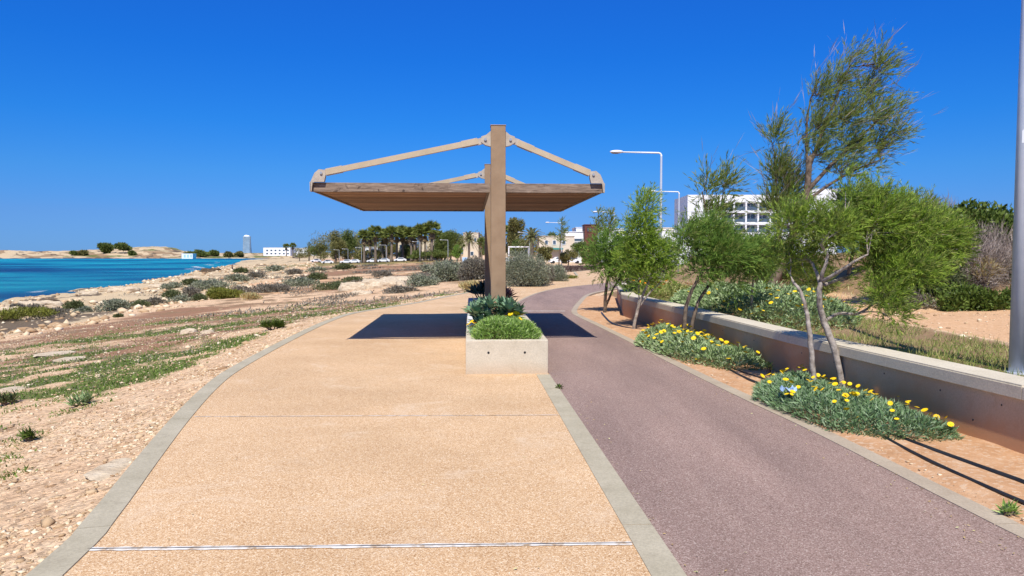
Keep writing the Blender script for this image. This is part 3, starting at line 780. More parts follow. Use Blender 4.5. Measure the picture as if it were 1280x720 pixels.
# ------------------------------------------------------------------ plants
def unit(n):
    d = RNG.normal(size=(n, 3)); return d / np.linalg.norm(d, axis=1, keepdims=True)
def sprigs(bases, dirs, slen, k, nl, nw, spread=.55, droop=.0):
    """needle positions and directions for feathery sprays"""
    n = len(bases); D = dirs / np.linalg.norm(dirs, axis=1, keepdims=True)
    t = (RNG.random((n, k)) ** .8)
    P = bases[:, None] + D[:, None] * (t * slen[:, None])[..., None]
    P[..., 2] -= droop * (t ** 2) * slen[:, None]
    nd = D[:, None] + unit(n * k).reshape(n, k, 3) * spread
    nd[..., 2] -= droop * t * .6
    L = nl * (.6 + .7 * RNG.random((n, k))); W = nw * (.7 + .6 * RNG.random((n, k)))
    return P.reshape(-1, 3), nd.reshape(-1, 3), L.ravel(), W.ravel()
def clump_points(clumps, n, shell=.55):
    vol = np.array([c[3] * c[4] * c[5] * (c[6] if len(c) > 6 else 1) for c in clumps]) ** .85; vol /= vol.sum()
    idx = RNG.choice(len(clumps), n, p=vol)
    d = unit(n); r = (shell + (1 - shell) * RNG.random(n)) * (RNG.random(n) ** .25)
    Cc = np.array([c[:6] for c in clumps])[idx]
    q = d * r[:, None]
    # ragged outline
    q *= (.72 + .5 * fbm(d[:, 0] * 3 + idx * 7.3, d[:, 1] * 3 + d[:, 2] * 2.1, 77, 3))[:, None]
    return Cc[:, :3] + q * Cc[:, 3:6], d, idx
def branch_path(a, b, sag=.0, jit=.05, n=6):
    a = Vector(a); b = Vector(b); L = (b - a).length; out = []
    o = Vector((random.uniform(-1, 1), random.uniform(-1, 1), random.uniform(-.3, .8))) * L * jit
    for i in range(n):
        t = i / (n - 1); out.append(a.lerp(b, t) + o * math.sin(math.pi * t) + Vector((0, 0, -sag * L * math.sin(math.pi * t))))
    return out
def tamarisk(label, base, stems, clumps, nspr, wind, mat, bark, spr_len=.3, k=14, nl=.085, nw=.011, spread=.5, twigs=70, limb_r=.022, cat="tree", name="tamarisk_tree", group="tamarisk trees along the path", dry=0, shell=.35, droop=.1, mix=None):
    root = thing(name, label, cat, base, group)
    mb = MB()
    ends = []
    for pts, r in stems:
        P = smooth_line([tuple(p) for p in pts], 4)
        rr = [r[0] + (r[1] - r[0]) * i / (len(P) - 1) for i in range(len(P))]
        P = [Vector(p) + Vector((random.uniform(-1, 1), random.uniform(-1, 1), 0)) * .006 for p in P]
        mb.tube(P, rr, 9); ends += [(p, q) for p, q in zip(P[len(P) // 3:], rr[len(P) // 3:])]
    mb.build("trunk", M[bark], root, smooth=True)
    mb = MB()
    tips = []
    for c in clumps:
        cc = Vector(c[:3])
        e = min(ends, key=lambda q: (q[0] - cc).length + max(0, q[0].z - cc.z) * 2)
        p = branch_path(e[0], cc, -.06, .10, 8)
        mb.tube(p, [min(e[1] * .7, limb_r) * (1 - .75 * i / 7) for i in range(8)], 6)
        tips.append(p)
    B, d, idx = clump_points(clumps, nspr, shell)
    wv = np.array(wind)
    dirs = d * .55 + wv[None] + RNG.normal(size=(nspr, 3)) * .36
    sl = spr_len * (.6 + .8 * RNG.random(nspr))
    for i in range(min(twigs, nspr)):
        p = tips[idx[i]]; q = p[random.randint(2, 7)]; b = Vector(B[i])
        mb.tube(branch_path(q, b + Vector(dirs[i]).normalized() * sl[i] * .5, 0, .10, 5), [.0075, .0065, .0055, .004, .002], 4, cap=False)
    mb.build("limbs", M[bark], root, smooth=True)
    P, D, L, W = sprigs(B, dirs, sl, k, nl, nw, spread, droop)
    if mix:
        m_ = np.repeat(RNG.random(nspr) < mix[1], k)
        leafmesh("crown", P[m_], D[m_], L[m_], W[m_], M[mix[0]], root); P, D, L, W = P[~m_], D[~m_], L[~m_], W[~m_]
    leafmesh("crown", P, D, L, W, M[mat], root)
    if dry:
        B, d, idx = clump_points(clumps, dry, .8)
        dd = d * .5 + wv[None] * .8 + RNG.normal(size=(dry, 3)) * .2
        P, D, L, W = sprigs(B, dd, np.full(dry, spr_len * 1.6), 5, spr_len * .8, .010, .22, 0)
        leafmesh("dry_twigs", P, D, L, W, M['brush'], root)
    return root
def cl(px, py, Y, rx, rz, ry=None, wgt=1.0):      # a spray of foliage: image centre, distance, radii in pixels of the photo
    p = A(px, py, Y); s = Y / F
    return (p.x, p.y, p.z, rx * s, (ry if ry is not None else (rx + rz) / 2) * s, rz * s, wgt)
def S(Y, *pts): return [A(px, py, Y + (q[0] if q else 0)) for px, py, *q in pts]
GZ = .02
# nearest tree: two pale stems over the front flower mound
Y = 8.15
tamarisk("broad feathery tamarisk on two pale crossing stems rising from the front yellow flower mound", (3.4, Y, 0),
    [(S(Y, (1019, 500, -.1), (1014, 440, -.1), (1010, 402, -.05), (1004, 372, 0), (990, 350, .1)), (.034, .014)),
     (S(Y, (1055, 492, -.05), (1044, 440, 0), (1030, 402, .05), (1024, 372, 0), (1026, 352, 0)), (.043, .026)),
     (S(Y, (1026, 358), (1018, 335, .1), (1008, 318, .2), (1000, 303, .2)), (.022, .010)),
     (S(Y, (1026, 352), (1030, 335, -.1), (1034, 320, -.1), (1026, 305, -.2)), (.024, .012)),
     (S(Y, (1027, 352), (1048, 340, -.2), (1066, 328, -.3), (1085, 318, -.3)), (.022, .010)),
     (S(Y, (1030, 356), (1060, 345, .3), (1084, 333, .4), (1104, 320, .5)), (.020, .008)),
     (S(Y, (1030, 402, .1), (1048, 392, .2), (1072, 392, .2), (1092, 380, .2), (1104, 370, .2)), (.020, .010))],
    [cl(985, 285, Y + .1, 26, 34, wgt=.5), cl(1012, 276, Y, 28, 26, wgt=.6), cl(1046, 290, Y - .2, 28, 24, wgt=.8), cl(1000, 325, Y + .3, 34, 20, wgt=.5), cl(1040, 300, Y + .3, 36, 26, wgt=.5),
     cl(1092, 276, Y, 42, 40), cl(1130, 290, Y + .1, 44, 44), cl(1165, 300, Y + .2, 42, 36), cl(1110, 330, Y, 40, 34), cl(1148, 338, Y - .2, 30, 26, wgt=.8), cl(1105, 372, Y - .2, 24, 26),
     cl(1122, 395, Y - .2, 14, 14), cl(1064, 246, Y - .1, 13, 28, wgt=.6), cl(1086, 250, Y, 14, 24, wgt=.7), cl(1185, 310, Y + .2, 24, 20), cl(975, 330, Y + .4, 18, 20, wgt=.5)],
    6600, (.26, 0, .42), 'tam', 'bark', .19, 16, .062, .0075, .55, 190, .017, mix=('tamd', .42))
Y = 12.5
tamarisk("dense green tamarisk on two dark curved stems rising behind the middle flower mound", (3.0, Y, 0),
    [(S(Y, (856, 434), (856, 398), (862, 370), (875, 345), (884, 325)), (.042, .02)), (S(Y, (863, 432, .1), (868, 392, .1), (880, 365, .2), (900, 342, .3), (912, 325, .3)), (.035, .018))],
    [cl(860, 304, Y, 20, 28), cl(886, 294, Y + .2, 26, 28), cl(905, 316, Y, 34, 26), cl(938, 322, Y + .3, 28, 26), cl(880, 335, Y, 26, 18), cl(920, 348, Y + .2, 16, 20, wgt=.6), cl(955, 318, Y + .3, 18, 20, wgt=.7)],
    2300, (.28, 0, .32), 'tam2', 'bark2', .23, 15, .085, .011, .5, 80, .02, mix=('tamd', .25))
Y = 15.0
tamarisk("slim pale stemmed tamarisk with a tall narrow top near the far garden wall", (2.48, Y, 0),
    [(S(Y, (791, 416), (796, 392), (803, 370), (812, 350), (818, 330)), (.036, .02)), (S(Y, (799, 384), (812, 366), (826, 352), (830, 336)), (.022, .012)), (S(Y, (818, 330), (812, 300), (806, 268)), (.016, .008)), (S(Y, (791, 414), (798, 380, .2), (799, 350, .3)), (.02, .014))],
    [cl(806, 262, Y, 16, 26, wgt=.8), cl(800, 290, Y, 20, 24), cl(815, 315, Y, 28, 24), cl(790, 322, Y + .2, 18, 22), cl(825, 338, Y, 20, 16), cl(806, 345, Y, 16, 16), cl(838, 318, Y + .2, 12, 16, wgt=.6)],
    1500, (.22, 0, .36), 'tam', 'bark', .25, 15, .09, .012, .5, 60, .018)
Y = 19.3
tamarisk("smallest tamarisk with a dark forked stem in the far end of the planted bed", (2.47, Y, 0),
    [(S(Y, (756, 394), (757, 372), (759, 352), (764, 335)), (.05, .03)), (S(Y, (757, 384, .2), (766, 362, .2), (776, 346, .3)), (.035, .02))],
    [cl(762, 308, Y, 24, 20), cl(755, 330, Y, 20, 20), cl(778, 325, Y, 24, 22), cl(786, 345, Y + .3, 16, 16), cl(744, 318, Y, 10, 14, wgt=.6), cl(772, 350, Y, 10, 14, wgt=.6)],
    1000, (.15, 0, .30), 'tam2', 'bark2', .32, 15, .12, .016, .5, 50, .02)
# tall windswept tree behind the wall
Y = 19.5
tamarisk("tall windswept olive tamarisk leaning right over the track behind the garden wall", (6.74, Y, hz(6.74, Y)),
    [(S(Y, (956, 380), (972, 340), (985, 310), (996, 280), (1006, 252), (1010, 225), (1012, 195)), (.14, .07)), (S(Y, (1008, 240), (1040, 205), (1072, 175), (1098, 150)), (.06, .02)), (S(Y, (1011, 210), (1030, 160), (1048, 115), (1062, 85)), (.055, .016)),
     (S(Y, (1010, 222), (1008, 170), (1012, 130), (1022, 100)), (.04, .012)), (S(Y, (1004, 255), (1035, 232), (1070, 212), (1100, 200)), (.05, .015))],
    [cl(1062, 76, Y, 15, 20, wgt=.8), cl(1046, 104, Y, 16, 22), cl(1098, 86, Y, 16, 22), cl(1082, 118, Y + .2, 20, 22), cl(1022, 118, Y, 16, 26), cl(1020, 160, Y, 20, 26), cl(1055, 150, Y, 24, 26), cl(1090, 150, Y, 22, 22),
     cl(1115, 140, Y, 12, 14, wgt=.7), cl(1118, 168, Y, 16, 14), cl(1095, 185, Y + .2, 22, 16), cl(1060, 185, Y, 26, 22), cl(1020, 195, Y, 24, 22), cl(1050, 215, Y, 26, 16, wgt=.7), cl(1085, 210, Y, 16, 10, wgt=.6), cl(1000, 175, Y, 10, 22, wgt=.5), cl(1120, 115, Y, 8, 10, wgt=.4)],
    1700, (.70, 0, .70), 'tamd', 'bark2', .52, 15, .15, .014, .34, 300, .035, dry=110, shell=.1, droop=.05)
tamarisk("thin dark half bare tamarisk with bare twigs just left of the tall windswept tree", (6.9, Y + .6, hz(6.9, Y + .6)),
    [(S(Y + .6, (975, 350), (974, 310), (972, 270), (970, 230), (968, 190)), (.05, .02)), (S(Y + .6, (974, 300), (984, 260), (988, 220)), (.03, .012))],
    [cl(968, 175, Y + .6, 8, 24, wgt=.8), cl(972, 220, Y + .6, 12, 26), cl(985, 240, Y + .6, 14, 28), cl(970, 262, Y + .6, 18, 24)],
    760, (.25, 0, .75), 'tamd', 'bark2', .5, 14, .16, .016, .34, 60, .03, dry=150, shell=.1, droop=.0)
Y = 24.0
tamarisk("narrow twin topped tamarisk in front of the white hotel's left corner", (6.4, Y, hz(6.4, Y)),
    [(S(Y, (890, 350), (888, 310), (884, 275), (878, 240)), (.06, .02)), (S(Y, (888, 320), (898, 280), (904, 240)), (.05, .015))],
    [cl(884, 238, Y, 9, 24), cl(905, 232, Y, 10, 22), cl(880, 266, Y, 12, 16), cl(900, 270, Y, 12, 16), cl(892, 300, Y, 22, 14)],
    360, (.35, 0, .62), 'tamd', 'bark2', .6, 14, .2, .022, .34, 50, .03, dry=30, shell=.1)
# bushy trees behind the wall
def bushtree(label, px, py, Y, clumps, n, mat, nl=.13, group="bushy trees behind the garden wall", name="bushy_tree"):
    p = A(px, py, Y); z = hz(p.x, Y)
    return tamarisk(label, (p.x, Y, z), [([Vector((p.x, Y, z - .1)), Vector((p.x + .1, Y, z + .5)), Vector((p.x + .2, Y, z + 1.2))], (.07, .04))], clumps, n, (.25, 0, .3), mat, 'bark2', .34, 14, nl, nl * .13, .55, 40, .03, "tree", name, group, shell=.3)
bushtree("low spreading green tamarisk bush behind the grey flower mound by the track", 945, 370, 21.5, [cl(930, 318, 21.5, 24, 22), cl(960, 318, 21.5, 24, 24), cl(985, 335, 21.5, 22, 18), cl(945, 340, 21.5, 24, 14), cl(1000, 345, 21, 26, 20), cl(1025, 350, 21, 22, 18)], 1500, 'tamd')
bushtree("rounded yellow green tamarisk bush on the bank right of the tall windswept tree", 1120, 340, 17.0, [cl(1085, 275, 17, 26, 26), cl(1120, 268, 17, 30, 26), cl(1150, 285, 17, 32, 30), cl(1175, 300, 17, 24, 24), cl(1100, 300, 17, 30, 24), cl(1140, 325, 17, 34, 26)], 1700, 'tam')
bushtree("feathery green tamarisk bush low down between the hotel and the nearest tree", 1060, 300, 22.0, [cl(1050, 255, 22, 16, 20), cl(1072, 262, 22, 18, 20), cl(1062, 285, 22, 26, 20), cl(1030, 290, 22, 20, 18)], 900, 'tamd')

# ------------------------------------------------------------------ shrubs
def shrub(label, c, rx, ry, rz, n, mat, L=.06, W=.02, name="shrub", cat="shrub", group=None, up=.35, lumps=9, stems=True, twigm='twig', out=.8, base=0.0):
    """a dome of leaves made of several lumps, with stems under it"""
    root = thing(name, label, cat, c, group); c = Vector(c); n = int(n * 1.7) if base == 0 else n
    cls = []
    rr = random.Random(int(abs(c.x * 131 + c.y * 717)) + int(rz * 1000))
    for i in range(lumps):
        an = 2 * math.pi * i / lumps + rr.random(); q = .25 + .55 * rr.random()
        s = .38 + .22 * rr.random(); zz = (1 - q * q) * .55 * (.75 + .5 * rr.random())
        cls.append((c.x + math.cos(an) * q * rx, c.y + math.sin(an) * q * ry, c.z + rz * zz, rx * s, ry * s, rz * (.38 + .12 * rr.random())))
    cls.append((c.x, c.y, c.z + rz * .5, rx * .5, ry * .5, rz * .5))
    B, d, idx = clump_points(cls, n, .7)
    B[:, 2] = np.maximum(B[:, 2], c.z + .01)
    D = d * out + RNG.normal(size=(n, 3)) * .5; D[:, 2] += up
    leafmesh("foliage", B, D, L * (.6 + .8 * RNG.random(n)), W * (.7 + .6 * RNG.random(n)), M[mat], root, bend=.08)
    if stems:
        mb = MB()
        for i in range(10):
            q = Vector(B[i * 7 % n]); mb.tube(branch_path((c.x + (q.x - c.x) * .15, c.y + (q.y - c.y) * .15, c.z - .05), q, 0, .1, 4), [.018 * rz + .003, .014 * rz + .002, .010 * rz + .002, .003], 4)
        mb.build("stems", M[twigm], root)
    return root
def shrub_px(label, px, py, wpx, hpx, n, mat, group, name="shrub", depth=.8, lf=1.0, cat="shrub", **kw):
    p = hit(px, py); s = p.y / F
    rx = wpx * s / 2; rz = hpx * s
    L = max(.04, p.y * .0030) * lf
    return shrub(label, (p.x, p.y + rx * depth * .5, p.z - .03), rx, rx * depth, rz, n, mat, L, L * .38, name, cat, group, **kw)
SG = "shrubs scattered over the coastal ground"
for a in [
    ("flat moss green cushion plant at the left edge above the bay", 18, 398, 86, 13, 2600, 'mound', dict(name="cushion_plant", out=.5, up=.6)),
    ("round silver grey bush on the rocks above the turquoise bay", 140, 388, 42, 15, 1500, 'grey', {}),
    ("dark grey bush just left of the round silver bush", 90, 388, 26, 12, 900, 'dark', {}),
    ("low grey shrub between the moss green cushion and the silver bush", 66, 393, 34, 8, 900, 'greyb', {}),
    ("small dark shrub by the pale rocks at the far left", 18, 389, 20, 7, 500, 'greyb', {}),
    ("dark olive bush below the rocky shore left of the wide cushion plant", 213, 374, 22, 12, 800, 'dark', {}),
    ("grey brown bush behind the dark olive bush", 236, 372, 26, 14, 900, 'greyb', {}),
    ("wide moss green cushion plant among grey bushes in the middle of the coastal ground", 274, 374, 60, 14, 2600, 'mound', dict(name="cushion_plant", out=.5, up=.6)),
    ("broad grey shrub spreading behind the wide moss green cushion", 262, 363, 60, 14, 1800, 'grey', {}),
    ("grey green shrub on the skyline of the rocky shore", 294, 352, 32, 9, 900, 'grey', {}),
    ("long low grey shrub right of the wide cushion plant", 330, 366, 50, 11, 1400, 'greyb', {}),
    ("straw coloured dry grass clump right of the wide cushion plant", 313, 375, 26, 9, 700, 'straw', dict(name="dry_grass_clump", cat="dry grass", up=1.2)),
    ("grey bush near the walker on the shore", 342, 339, 22, 7, 600, 'grey', {}),
    ("small grey green shrub on the pale far track", 318, 347, 24, 6, 500, 'greyb', {}),
    ("low dark shrub strip in front of the pale rock outcrop", 420, 362, 60, 10, 1500, 'dark', {}),
    ("grey green shrub left of the pale rock outcrop", 370, 358, 40, 11, 1300, 'grey', {}),
    ("dark green shrub on the orange ground left of the outcrop", 395, 350, 30, 8, 800, 'dark', {}),
    ("large grey green bush beyond the promenade edge left of the shelter posts", 560, 352, 62, 30, 7000, 'grey', {}),
    ("grey brown bush half behind the shelter posts", 594, 350, 46, 32, 6000, 'greyb', {}),
    ("low silver shrub at the foot of the large grey green bush", 526, 358, 46, 16, 1800, 'grey', {}),
    ("straw yellow grass clump at the foot of the grey brown bush", 588, 362, 36, 12, 1200, 'straw', dict(name="dry_grass_clump", cat="dry grass", up=1.2)),
    ("low brown shrub by the promenade kerb left of the seat", 500, 366, 40, 9, 1200, 'greyb', {}),
    ("tiny dark shrub alone on the bare gravel", 147, 397, 13, 4, 250, 'dark', {}),
    ("low olive shrub on the far plain in front of the palms", 455, 328, 40, 5, 500, 'greyb', {}),
]:
    shrub_px(*a[:7], SG, **a[7])
edge_row = [(38, 389, 30, 8), (104, 391, 22, 7), (172, 385, 30, 9), (192, 381, 26, 9), (224, 378, 28, 9), (246, 376, 24, 8), (300, 367, 30, 10), (214, 361, 26, 8), (236, 357, 26, 8), (345, 362, 26, 8), (385, 356, 26, 7), (300, 341, 18, 5), (366, 343, 26, 6), (395, 340, 26, 6), (430, 337, 30, 6), (478, 346, 30, 7), (536, 342, 34, 12), (440, 352, 26, 6)]
where = ["left of the dark grey bush", "right of the dark grey bush", "just right of the round silver bush", "second right of the round silver bush", "in front of the dark olive bush", "between the dark olive bush and the wide cushion plant", "right behind the wide cushion plant", "up on the pale shore rocks, the left one of two", "up on the pale shore rocks, the right one of two", "right of the long low grey shrub", "just above the pale outcrop's left end", "behind the walker's path on the shore", "on the pale far track, the left one of three", "on the pale far track, the middle one of three", "on the pale far track, the right one of three", "above the broad pale outcrop", "behind the large grey green bush", "right above the rounded rock hump"]
for i, (px, py, wp, hp_) in enumerate(edge_row):
    shrub_px("small ragged shrub " + where[i], px, py, wp, hp_, 600, ('greyb', 'grey', 'dark')[i % 3], SG, lumps=6)
BG2 = "round bushes at the promenade bend"
p = G(656, 359); shrub("big round silver grey bush at the bend of the promenade", (p[0] - .1, p[1] + 1.0, -.1), 1.20, 1.2, 1.95, 15000, 'grey', .085, .022, group=BG2, lumps=14)
p = G(694, 352); shrub("smaller round grey green bush right of the big silver bush", (p[0] - .1, p[1] + 1.0, -.2), .85, .9, 1.2, 6000, 'grey', .10, .028, group=BG2, lumps=10)
p = G(672, 357); shrub("brown dry side of the round bushes between the two silver bushes", (p[0] + .2, p[1] + .7, -.1), .75, .6, 1.25, 4500, 'greyb', .09, .02, group=BG2)
p = G(715, 348); shrub("low yellow green ground plant at the promenade bend", (p[0] - .4, p[1] + .4, -.1), .8, .7, .28, 900, 'mound', .12, .05, name="low_plant", cat="plant")
# bank on the right
BK = "shrubs on the bank right of the track"
def bank(label, px, pyb, Y, wpx, hpx, n, mat, L, W, **kw):
    p = A(px, pyb, Y); s = Y / F
    kw.setdefault('name', 'bank_shrub')
    return shrub(label, (p.x, p.y, p.z), wpx * s / 2, wpx * s * .4, hpx * s, n, mat, L, W, group=BK, **kw)
bank("bright glossy green shrub on the bank top against the sky", 1225, 318, 21.5, 130, 66, 5200, 'ivy', .13, .085, lumps=14)
bank("glossy green shrub at the right end of the bank top", 1300, 322, 21.5, 100, 74, 3200, 'ivy', .13, .085, lumps=12)
bank("tangled grey leafless brush on the bank below the glossy shrub", 1245, 372, 18.5, 95, 92, 3600, 'brush', .32, .012, up=.7, name="dead_brush")
bank("thin brown leafless brush on the bank behind the green bush", 1190, 362, 19.5, 80, 82, 2200, 'brush', .34, .012, up=.8, name="dead_brush")
bank("low dark green shrub at the foot of the bank by the track", 1205, 396, 16.2, 90, 46, 3800, 'ivy', .075, .045)
bank("low dark green shrub at the foot of the bank behind the lamp pole", 1268, 398, 16.0, 70, 44, 2600, 'ivy', .075, .045)
bank("brown low shrub at the left foot of the bank", 1130, 392, 16.6, 70, 36, 1800, 'greyb', .10, .03)
bank("dark shaded shrub under the yellow green bush on the bank", 1150, 385, 17.6, 70, 40, 1800, 'dark', .09, .045)
bank("wide brown grey leafless brush filling the middle of the bank", 1215, 366, 17.9, 110, 70, 3800, 'brush', .24, .010, up=.5, name="dead_brush")
bank("dull green shrub low on the bank left of the dark green shrubs", 1165, 372, 17.4, 80, 62, 3600, 'dark', .08, .035)
bank("dull olive shrub behind the lamp pole on the bank", 1290, 372, 18.2, 90, 70, 3000, 'dark', .09, .04)
bank("straw coloured grass tuft on the bank between the brush", 1232, 350, 17.6, 34, 22, 700, 'straw', .22, .014, up=1.2, name="dry_grass_clump")
bank("thin brown twigs on the bank top left of the glossy shrub", 1165, 300, 23, 80, 50, 1200, 'brush', .4, .014, up=1.0, name="dead_brush")

for lb, x, y, rx, rz, m_ in [("wide glossy green shrub on the bank to the right of the lamp pole", 15.5, 19.5, 1.8, 1.6, 'ivy'), ("grey green shrub on the bank right of the lamp pole", 13.6, 17.2, 1.2, 1.0, 'grey'), ("dark shrub at the far right end of the bank", 18.0, 18.0, 1.6, 1.3, 'dark'), ("low olive shrub at the bank foot right of the lamp pole", 14.6, 16.0, .9, .6, 'dark'), ("dry brown brush at the far right of the bank", 17.0, 21.0, 1.8, 1.5, 'brush')]:
    shrub(lb, (x, y, hz(x, y)), rx, rx * .8, rz, 3000, m_, .14, .05 if m_ != 'brush' else .012, name='bank_shrub', group=BK)

# ------------------------------------------------------------------ flower mounds
def flower_proto(mat):
    mb = MB()
    n = 13
    for i in range(n):
        a = 2 * math.pi * i / n
        c, s = math.cos(a), math.sin(a); q = .011
        mb.add([(c * .006 - s * q * .3, s * .006 + c * q * .3, .002), (c * .006 + s * q * .3, s * .006 - c * q * .3, .002), (c * .03 + s * q, s * .03 - c * q, .008), (c * .041, s * .041, .007), (c * .03 - s * q, s * .03 + c * q, .008)], [(0, 1, 2, 3, 4)])
    mb.ellip((0, 0, .004), (.011, .011, .007), 8, 4)
    me_o = mb.build("flower", mat); me = me_o.data; bpy.data.objects.remove(me_o); return me
FL = flower_proto(M['petal']); FLO = flower_proto(M['petalo'])
def add_flower(root, pos, me, s=1.0, tilt=(0, 0)):
    o = bpy.data.objects.new("flower", me); C.objects.link(o); o.parent = root
    o.location = Vector(pos) - root.location; o.scale = (s, s, s); o.rotation_euler = (tilt[0], tilt[1], random.random() * 6)
def inside(poly, x, y):
    c = False; n = len(poly)
    for i in range(n):
        x0, y0 = poly[i][:2]; x1, y1 = poly[(i + 1) % n][:2]
        if (y0 > y) != (y1 > y) and x < (x1 - x0) * (y - y0) / (y1 - y0) + x0: c = not c
    return c
def edge_dist(poly, x, y):
    best = 9; n = len(poly); p = Vector((x, y))
    for i in range(n):
        a = Vector(poly[i][:2]); b = Vector(poly[(i + 1) % n][:2]); ab = b - a
        t = max(0, min(1, (p - a).dot(ab) / ab.length_squared)); best = min(best, (a + ab * t - p).length)
    return best
def mound(label, poly, h, nleaf, nflow, mat, L, W, zb=.02, group="yellow flowering mounds in the planted bed", name="flower_mound", stems=True, fl=1.0, zfun=None, flower_filter=None, edge=.35, flower_me=None):
    xs_ = [p[0] for p in poly]; ys_ = [p[1] for p in poly]; cx, cy = sum(xs_) / len(xs_), sum(ys_) / len(ys_)
    root = thing(name, label, "flower bed plant", (cx, cy, zb), group)
    def top(x, y):
        e = min(edge_dist(poly, x, y) / edge, 1)
        return h * (math.sqrt(max(0, 1 - (1 - e) ** 2))) * (.72 + .5 * float(vnoise(x / .23, y / .23, 3))) * (.85 + .3 * float(vnoise(x / .7, y / .7, 4)))
    P = []; D = []
    g = lambda x, y: zb if zfun is None else zfun(x, y)
    while len(P) < nleaf:
        x = random.uniform(min(xs_), max(xs_)); y = random.uniform(min(ys_), max(ys_))
        if not inside(poly, x, y): continue
        t = top(x, y); e = edge_dist(poly, x, y)
        z = g(x, y) + t * (1 - .55 * random.random() ** 2)
        P.append((x, y, z)); 
        out = Vector((x - cx, y - cy, 0)); out = out.normalized() * (.9 * max(0, 1 - e / edge)) if out.length > 0 else out
        D.append((out.x + random.gauss(0, .55), out.y + random.gauss(0, .55), .55 + random.gauss(0, .3)))
    P = np.array(P); D = np.array(D); n = len(P)
    leafmesh("foliage", P - np.array([0, 0, L * .3]), D, L * (.6 + .8 * RNG.random(n)), W * (.7 + .6 * RNG.random(n)), M[mat], root, bend=.1)
    mb = MB(); mb.prism([((p[0] - cx) * .93 + cx, (p[1] - cy) * .93 + cy) for p in poly], zb - .05 if zfun is None else zb - .3, zb + .012); 
    if zfun is None: mb.build("litter", M['potsoil'], root)
    k = 0; tries = 0
    while k < nflow and tries < 4000:
        tries += 1
        x = random.uniform(min(xs_), max(xs_)); y = random.uniform(min(ys_), max(ys_))
        if not inside(poly, x, y): continue
        if flower_filter and random.random() > flower_filter(x, y): continue
        add_flower(root, (x, y, g(x, y) + top(x, y) + L * .65 + random.random() * .045), flower_me or FL, fl * (.8 + .5 * random.random()), (random.gauss(.35, .3), random.gauss(0, .3)))
        k += 1
    return root
def gp(pts, z=0): return [G(a, b, z)[:2] for a, b in pts]
wallx = lambda y: float(np.interp(y, [p[1] for p in WALL], [p[0] for p in WALL]))
pB = gp([(945, 503), (985, 520), (1040, 541), (1100, 553), (1160, 558), (1200, 555)]) + [(wallx(6.5) - .05, 6.7), (wallx(7.2) - .05, 7.3), (wallx(8) - .03, 8.1), (wallx(8.6) - .03, 8.75), (3.25, 8.95), (2.85, 8.5)]
mound("front mound of green gazania with scattered yellow flowers beside the nearest kerb", pB, .17, 16000, 95, 'gaz', .07, .012, fl=.62)
pA = gp([(796, 433), (820, 442), (860, 456), (905, 466), (945, 466), (957, 462)]) + [(wallx(11) - .04, 11.0), (wallx(12) - .04, 12.0), (wallx(13.4) - .05, 13.4), (2.75, 13.8), (2.3, 13.3)]
mound("middle mound of silver green gazania thick with yellow flowers against the garden wall", pA, .24, 15000, 99, 'gazs', .075, .018, fl=.78)
pC = [(4.3, 11.2), (5.4, 11.6), (6.3, 13.2), (6.5, 15.5), (6.0, 17.5), (5.0, 18.4), (4.0, 18.2), (3.55, 16.6), (3.6, 14.2)]
mound("large grey green gazania mound behind the garden wall", pC, .52, 20000, 60, 'gazs', .085, .024, zb=.38, group=None, fl=.8, edge=1.3, flower_filter=lambda x, y: 1 if y < 13.6 else (.25 if x < 4.2 else .03))
pD = [(3.0, 18.6), (4.6, 19.4), (5.4, 21.8), (4.6, 24.5), (3.9, 24.6), (3.2, 21.5)]
mound("dry yellow brown flower patch behind the far end of the garden wall", pD, .30, 7000, 40, 'grass', .14, .02, zb=.36, group=None, fl=1.2, flower_me=FLO)

# planter plants
ptop = .40
def shp(pts): return [ax(u, v, SO) for u, v in pts]
pE = shp([(-.42, .10), (.43, .10), (.47, .6), (.44, 1.2), (.0, 1.45), (-.36, 1.15), (-.43, .6)])
mound("rounded bright green gazania filling the front of the concrete planter", pE, .27, 11000, 7, 'gazp', .075, .013, zb=ptop, group="plants in the concrete planter", name="gazania_plant", edge=.34,
      flower_filter=lambda x, y: 1 if y > SO[1] + .6 else .04)
def orangef():
    root = thing("gazania_plant", "small orange and yellow flowering gazania at the left rim of the planter", "plant", sh(-.42, .75, ptop), "plants in the concrete planter")
    P = np.array([sh(-.40 + random.uniform(-.09, .06), .6 + random.random() * .8, ptop + random.random() * .08) for i in range(500)])
    D = RNG.normal(size=(500, 3)) * .6; D[:, 2] += .5
    leafmesh("foliage", P, D, .08, .018, M['gaz'], root)
    for i in range(9): add_flower(root, sh(-.46 + random.uniform(-.05, .08), .6 + i * .1, ptop + .12 + random.random() * .05), FLO if i % 3 == 0 else FL, 1.0, (.5, -.2))
orangef()
